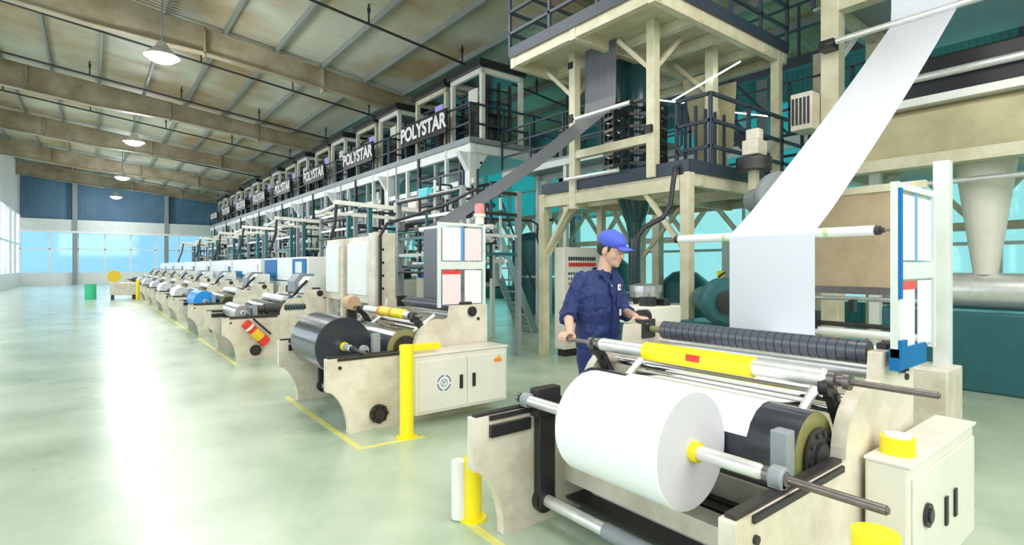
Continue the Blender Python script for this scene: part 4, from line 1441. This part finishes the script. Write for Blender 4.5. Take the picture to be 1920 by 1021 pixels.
def boom(y, label):
    t = empty('boom_arm', (5.5, y, 2.3), label, 'boom arm', 'pale boom arms over the winders')
    MB().bar((3.6, y + .5, 2.72), (5.8, y + .2, 2.62), .07, .08).bar((3.6, y + 1.6, 2.62), (5.8, y + 1.4, 2.56), .05, .07).each('arm', CREAM2, t)
    MB().cyl((3.7, y + .4, 2.7), (3.7, y + 1.7, 2.6), .035, 12).build('roll', PALE, t)
    MB().box(4.25, 4.33, y + .4, y + .48, 0, 2.68).box(4.25, 4.33, y + 1.5, y + 1.58, 0, 2.58).each('post', TEALP, t)
    MB().tube([(3.65, y + .5, 2.7), (3.6, y + .45, 2.3), (3.5, y + .4, 2.0), (3.42, y + .3, 1.8), (3.4, y + .2, 1.72)], .03, 8).build('cable', CABLE, t)
    return t


bm0 = boom(9.6, BL[0])
for i in range(1, 6):
    dup(bm0, (0, (0, 4.2, 8.0, 11.8, 16.5, 22)[i], 0), BL[i])
# the middle clutter: rear treater frames above each winder, teal and white
def treater(y, label):
    t = empty('treater_frame', (4.9, y, 0), label, 'machine', 'roller frames behind the winders')
    rnd = random.Random(int(y))
    for (x, yy) in ((4.5, y), (4.5, y + 2.2), (5.6, y), (5.6, y + 2.2)):
        MB().box(x - .04, x + .04, yy - .04, yy + .04, 0, 2.75).build('post', GREYP, t)
    for z in (1.7, 2.0, 2.35, 2.7):
        MB().bar((4.5, y, z), (4.5, y + 2.2, z), .04, .05).build('cross_bar', (TEALP, PALE, IRON, WHITEP)[int(z * 10) % 4], t)
        MB().bar((4.5, y, z), (5.6, y, z), .04, .05).build('cross_bar', (PALE, TEALP, PALE, IRON)[int(z * 10) % 4], t)
    for k in range(16):
        x, z = 4.4 + rnd.uniform(0, 1.2), rnd.uniform(1.3, 2.9)
        MB().cyl((x, y + .05, z), (x, y + 2.15, z), rnd.uniform(.02, .05), 10).build('roll', (ALU, IRON, TEALP, WHITEP, IRON, NAVYR)[k % 6], t)
    for k in range(18):
        x, yy = 4.4 + rnd.uniform(0, 1.1), y + rnd.uniform(0, 2.2)
        MB().box(x, x + .035, yy, yy + .035, 1.3, rnd.uniform(2.2, 3.2)).build('upright', (IRON, PALE, TEALP, NAVYR)[k % 4], t)
    for k in range(16):
        x, yy, z = 4.4 + rnd.uniform(0, 1), y + rnd.uniform(0, 1.9), rnd.uniform(1.5, 2.7)
        MB().box(x, x + .2, yy, yy + rnd.uniform(.1, .35), z, z + rnd.uniform(.06, .2)).build('equipment_box', (TEALP, WHITEP, IRON, IRON, CYANP, NAVYR, PALE)[k % 7], t, bevel=.01)
    return t


TLAB = ['cluttered roller frame behind the cream drive cabinets', 'cluttered roller frame just past the first pale boom arm',
        'cluttered roller frame just past the second pale boom arm', 'cluttered roller frame just past the third pale boom arm',
        'cluttered roller frame just past the fourth pale boom arm', 'cluttered roller frame just past the fifth pale boom arm',
        'cluttered roller frame past the last pale boom arm']
for y, lb in zip((7.0, 11.3, 15.45, 19.3, 23.1, 27.85, 33.4), TLAB):
    treater(y, lb)

# black overhead cable from winder two
tag(MB().tube([(2.92, 6.5, .95), (2.92, 6.5, 1.9), (2.98, 6.42, 2.05), (3.2, 6.2, 2.14), (3.6, 5.98, 2.30), (4.0, 5.92, 2.52)], .022, 8).build('cable_hose', CABLE),
    'black cable rising along the switch box and beside the dark film', 'cable')
tag(MB().tube([(5.3, 7.6, 2.33), (5.6, 7.3, 2.30), (5.9, 7.0, 2.28), (5.95, 6.9, 2.2), (5.92, 6.9, 2.0), (5.98, 6.92, 1.9), (6.05, 6.9, 2.05), (6.02, 6.9, 2.25), (6.2, 6.8, 2.3)], .022, 8).build('cable_hose', CABLE),
    'black looped cable hanging at the tower column near the stairs', 'cable')

# ================================================================ machine bits between winder one and the tower (small drive head by the worker)
t = empty('gear_drive', (4.4, 3.2, 0), 'cream drive head with black knobs beside the worker', 'machine')
MB().box(3.9, 4.25, 2.98, 3.3, 0, .98).build('pedestal', CREAM, t, bevel=.01)
MB().box(3.85, 4.3, 2.95, 3.32, .98, 1.14).build('gear_case', CREAM2, t, bevel=.015)
MB().cyl((3.75, 3.0, 1.06), (3.85, 3.0, 1.06), .06, 16).cyl((4.0, 3.1, 1.14), (4.0, 3.1, 1.22), .08, 16).box(4.1, 4.2, 3.0, 3.1, 1.14, 1.2).build('knob', BLACKP, t)
MB().lathe([(0, .16), (.06, .17), (.12, .17), (.14, .1)], (4.55, 3.55, 1.18), (0, 0, 1), 24).cyl((4.55, 3.55, 0), (4.55, 3.55, 1.18), .07, 14).build('round_table', STEEL, t)


# ================================================================ the worker
def capsule(m, p0, p1, r0, r1, n=16):
    m.cyl(p0, p1, r0, n, r1)
    m.ell(p0, r0, r0, r0, n, 8)
    m.ell(p1, r1, r1, r1, n, 8)
    return m


def vox(m, name, ma, parent, v, it=4, disp=0.0, dsc=.12):
    o = m.build(name, ma, parent, fix=False)
    r = o.modifiers.new('remesh', 'REMESH')
    r.mode = 'VOXEL'
    r.voxel_size = v
    r.use_smooth_shade = True
    q = o.modifiers.new('smooth', 'SMOOTH')
    q.iterations = it
    q.factor = 0.6
    if disp:
        tx = bpy.data.textures.new('folds', 'CLOUDS')
        tx.noise_scale = dsc
        d = o.modifiers.new('folds', 'DISPLACE')
        d.texture = tx
        d.strength = disp
        d.mid_level = 0.5
        d.texture_coords = 'LOCAL'
    return o


PX, PY = 2.97, 2.76
P = empty('person', (PX, PY, 0), 'person in navy work shirt and royal blue cap, hand on the winding shaft', 'person')
f = Vector((.20, -.98, -.30)).normalized()
rt = f.cross(Vector((0, 0, 1))).normalized()
rt = (rt + Vector((0, 0, -.04))).normalized()
u = rt.cross(f).normalized()
HC = Vector((3.022, 2.672, 1.618))
HR = Matrix((rt, f, u)).transposed()      # columns: side, forward, up


HS = 1.07


def hp(a, b, c):
    return HC + (rt * a + f * b + u * c) * HS


def hell(m, a, b, c, ra, rb, rc, n=20):
    return m.ell(hp(a, b, c), ra * HS, rb * HS, rc * HS, n, 12, rot=HR.to_euler())


m = MB()
hell(m, 0, -.012, .030, .074, .092, .082)
hell(m, 0, .020, -.015, .064, .070, .085)
hell(m, 0, .040, -.065, .046, .044, .042)          # jaw and chin
hell(m, 0, .066, -.088, .020, .018, .016, 12)
for s_ in (-1, 1):
    hell(m, .038 * s_, .052, -.020, .024, .026, .026, 12)   # cheeks
    hell(m, .076 * s_, -.010, -.008, .010, .020, .030, 12)  # ears
hell(m, 0, .070, .028, .045, .020, .012, 12)        # brow
capsule(m, hp(0, .078, .014), hp(0, .098, -.022), .009, .013, 12)   # nose
hell(m, .011, .090, -.024, .009, .010, .008, 10)
hell(m, -.011, .090, -.024, .009, .010, .008, 10)
hell(m, 0, .080, -.052, .022, .010, .007, 12)       # lips
capsule(m, (PX + .015, 2.73, 1.40), hp(0, -.022, -.05), .055, .049)   # neck
# torso core
m.ell((PX, PY, 1.28), .155, .095, .20)
m.ell((PX, PY, 1.02), .135, .09, .16)
RS, RE, RW = Vector((PX - .165, PY + .01, 1.40)), Vector((2.700, 2.80, 1.155)), Vector((2.592, 2.665, 1.055))
LS, LE, LW = Vector((PX + .165, PY - .01, 1.40)), Vector((3.225, 2.73, 1.15)), Vector((3.10, 2.535, 1.145))
for (a, b, c) in ((RS, RE, RW), (LS, LE, LW)):
    capsule(m, a, b, .05, .040)
    capsule(m, b, c, .041, .026)
# right hand closed round the shaft end
RP = Vector((2.548, 2.628, 1.034))
capsule(m, RW, Vector((2.565, 2.640, 1.045)), .026, .024)
for (dy, L) in ((.030, .92), (.010, 1.0), (-.010, .96), (-.029, .82)):
    y = 2.628 + dy
    pts = [Vector((2.556, y, 1.040)), Vector((2.530, y, 1.052)), Vector((2.500 - .006 * L, y, 1.048)), Vector((2.478, y, 1.030 - .006 * L)), Vector((2.480, y, 1.012 - .01 * L))]
    rr_ = [.0125, .0105, .0098, .0092, .0080]
    for i in range(4):
        capsule(m, pts[i], pts[i + 1], rr_[i], rr_[i + 1], 10)
m.ell(RP + Vector((.012, 0, -.004)), .020, .038, .024, 14, 10)
pts = [Vector((2.568, 2.600, 1.028)), Vector((2.545, 2.588, 1.005)), Vector((2.518, 2.590, .992)), Vector((2.496, 2.594, .992))]
for i in range(3):
    capsule(m, pts[i], pts[i + 1], (.0135, .0115, .0100)[i], (.0115, .0100, .0085)[i], 10)
# left hand resting on the end plate's top edge
capsule(m, LW, Vector((3.078, 2.49, 1.140)), .026, .022)
m.ell((3.068, 2.463, 1.134), .038, .044, .016, 14, 10)
for i_, (dx, L) in enumerate(((.032, .9), (.011, 1.0), (-.010, 1.02), (-.030, .84))):
    x = 3.062 + dx
    pts = [Vector((x, 2.430, 1.136)), Vector((x - .006, 2.430 - .034 * L, 1.134)), Vector((x - .010, 2.430 - .054 * L, 1.118)), Vector((x - .010, 2.430 - .060 * L, 1.096))]
    for i in range(3):
        capsule(m, pts[i], pts[i + 1], (.0110, .0098, .0088)[i], (.0098, .0088, .0076)[i], 10)
pts = [Vector((3.036, 2.480, 1.132)), Vector((3.010, 2.462, 1.126)), Vector((2.996, 2.444, 1.118))]
for i in range(2):
    capsule(m, pts[i], pts[i + 1], (.013, .011)[i], (.011, .009)[i], 10)
# legs under the trousers
for s_ in (-1, 1):
    hip = Vector((PX + .09 * s_, PY, .92))
    kn = Vector((PX + .10 * s_, PY - .02 * (1 - s_), .49))
    an = Vector((PX + .11 * s_, PY + .03 - .03 * (1 - s_), .09))
    capsule(m, hip, kn, .075, .050)
    capsule(m, kn, an, .048, .036)
body = vox(m, 'body', SKIN, P, .005, 5)
# face details
for s_ in (-1, 1):
    e = MB()
    hell(e, .029 * s_, .0755, .004, .012, .007, .0045, 14)
    eo = e.build('eye', WHITEP, P)
    e = MB()
    hell(e, .029 * s_ + .002, .0805, .003, .0055, .003, .0042, 12)
    e.build('iris', HAIR, eo)
    e = MB()
    capsule(e, hp(.012 * s_, .090, .020), hp(.045 * s_, .074, .024), .0035, .0025, 8)
    e.build('eyebrow', HAIR, P)
e = MB()
capsule(e, hp(-.017, .0845, -.053), hp(.017, .0845, -.053), .0040, .0040, 8)
e.build('lips', mat('lip_skin', (.50, .20, .17), .5), P)
# hair
h = MB()
hell(h, 0, -.030, .024, .079, .084, .083)
for s_ in (-1, 1):
    capsule(h, hp(.074 * s_, .022, .03), hp(.074 * s_, .018, -.005), .010, .006, 10)
hell(h, 0, -.058, -.008, .062, .048, .050)
vox(h, 'hair', HAIR, P, .006, 3)
# cap: crown, brim, button
c = MB()
hell(c, 0, -.014, .066, .089, .106, .074)
cz = MB()
cap = vox(c, 'cap', CAPM, P, .006, 3)
# the cap crown is cut level by a band
b_ = MB()
n = 18
vs, fs = [], []
for i in range(n + 1):
    t = -1.15 + 2.3 * i / n
    for (rr0, dz) in ((.085, 0), (.185, -.012)):
        k = math.cos(t * .9)
        for dt in (.0, .006):
            vs.append(hp(math.sin(t) * (.080 + (.0 if rr0 < .1 else .012)), (.05 if rr0 < .1 else .05 + .105 * max(0, k)) + (.03 * k if rr0 < .1 else 0), .052 + dt + dz - .012 * abs(math.sin(t))))
for i in range(n):
    a, b2_ = 4 * i, 4 * (i + 1)
    fs += [(a, b2_, b2_ + 2, a + 2), (a + 1, a + 3, b2_ + 3, b2_ + 1), (a + 2, b2_ + 2, b2_ + 3, a + 3), (a, a + 1, b2_ + 1, b2_)]
b_.add(vs, fs, True).build('brim', CAPM, cap)
e = MB()
hell(e, 0, -.014, .140, .010, .010, .006, 10)
e.build('button', CAPM, cap)
# shirt: torso loft plus sleeves
TZ = [(.90, .188, .126), (.98, .192, .126), (1.08, .196, .130), (1.20, .206, .136), (1.30, .214, .136), (1.38, .202, .116), (1.430, .155, .092), (1.465, .085, .072)]


def torso_front(z, dx):
    for (z0, a0, b0), (z1, a1, b1) in zip(TZ[:-1], TZ[1:]):
        if z0 <= z <= z1:
            t = (z - z0) / (z1 - z0)
            a, b = a0 + (a1 - a0) * t, b0 + (b1 - b0) * t
            return PY - b * math.sqrt(max(0, 1 - (dx / a) ** 2))
    return PY


m = MB()
vs, fs = [], []
n = 28
for (z, a, b) in TZ:
    for k in range(n):
        t = 2 * PI * k / n
        vs.append((PX + a * math.cos(t), PY + b * math.sin(t), z))
for j in range(len(TZ) - 1):
    for k in range(n):
        k2 = (k + 1) % n
        fs.append((j * n + k, j * n + k2, (j + 1) * n + k2, (j + 1) * n + k))
fs.append(tuple(range(n))[::-1])
fs.append(tuple((len(TZ) - 1) * n + k for k in range(n)))
m.add(vs, fs)
for (a, b, c_, L) in ((RS, RE, RW, .30), (LS, LE, LW, .36)):
    capsule(m, a, b, .066, .058)
    e_ = b.lerp(c_, L)
    m.cyl(b, e_, .062, 18, .060)
    m.cyl(b.lerp(c_, L - .16), e_, .060, 18, .064)
    m.ell(b, .062, .062, .062)
shirt = vox(m, 'shirt', SHIRT, P, .008, 4, disp=.030, dsc=.06)
# collar
m = MB()
for s_ in (-1, 1):
    m.prism([(PX + .030 * s_, 1.375), (PX + .085 * s_, 1.435), (PX + .066 * s_, 1.478), (PX + .030 * s_, 1.435)], 'xz', PY - .118, PY - .095)
m.lathe([(0, .074), (.032, .068)], (PX + .008, PY - .020, 1.445), (.05, -.25, 1), 24, False)
m.each('collar', SHIRT, shirt)
for (z, L) in ((1.17, .22), (.95, .0)):
    pass
m = MB()
for k in range(10):
    z0, z1 = .93 + .045 * k, .93 + .045 * (k + 1)
    m.bar((PX, torso_front(z0, 0) - .008, z0), (PX, torso_front(z1, 0) - .008, z1), .034, .012)
m.build('placket', SHIRT, shirt)
for k in range(5):
    z = .98 + .095 * k
    MB().cyl((PX, torso_front(z, 0) - .018, z), (PX, torso_front(z, 0) - .012, z), .006, 10).build('button', mat('pale_button', (.5, .6, .85), .4), shirt)
for dx in (-.095, .095):
    z = 1.255
    y = torso_front(z, dx)
    MB().bar((PX + dx - .045, torso_front(z, dx - .045) - .006, z), (PX + dx + .045, torso_front(z, dx + .045) - .006, z), .010, .105).build('chest_pocket', SHIRT, shirt, bevel=.004)
e = MB().bar((PX + .075, torso_front(1.335, .075) - .010, 1.345), (PX + .125, torso_front(1.335, .125) - .010, 1.345), .004, .045)
eo = e.build('badge', WHITEP, shirt)
MB().bar((PX + .095, torso_front(1.335, .095) - .014, 1.345), (PX + .112, torso_front(1.335, .112) - .013, 1.345), .004, .018).build('badge_emblem', REDM, eo)
MB().bar((PX + .085, torso_front(1.15, .085) - .014, 1.16), (PX + .122, torso_front(1.15, .122) - .014, 1.16), .004, .045).build('name_tag', WHITEP, shirt)
# trousers
m = MB()
m.ell((PX, PY, .93), .170, .116, .10)
for s_ in (-1, 1):
    hip = Vector((PX + .088 * s_, PY, .88))
    kn = Vector((PX + .10 * s_, PY - .02 * (1 - s_), .49))
    an = Vector((PX + .11 * s_, PY + .03 - .03 * (1 - s_), .075))
    capsule(m, hip, kn, .098, .074)
    m.cyl(kn, an, .074, 18, .062)
vox(m, 'trousers', TROUS, P, .010, 4, disp=.02, dsc=.09)
for s_ in (-1, 1):
    m = MB()
    x, y = PX + .11 * s_, PY + .03 - .03 * (1 - s_)
    m.ell((x, y - .07, .045), .048, .12, .045, 18, 10, z0=-.95)
    m.ell((x, y, .07), .046, .055, .06, 16, 10)
    m.box(x - .045, x + .045, y - .17, y + .05, .0, .02)
    vox(m, 'shoe', BLACKP, P, .008, 3)
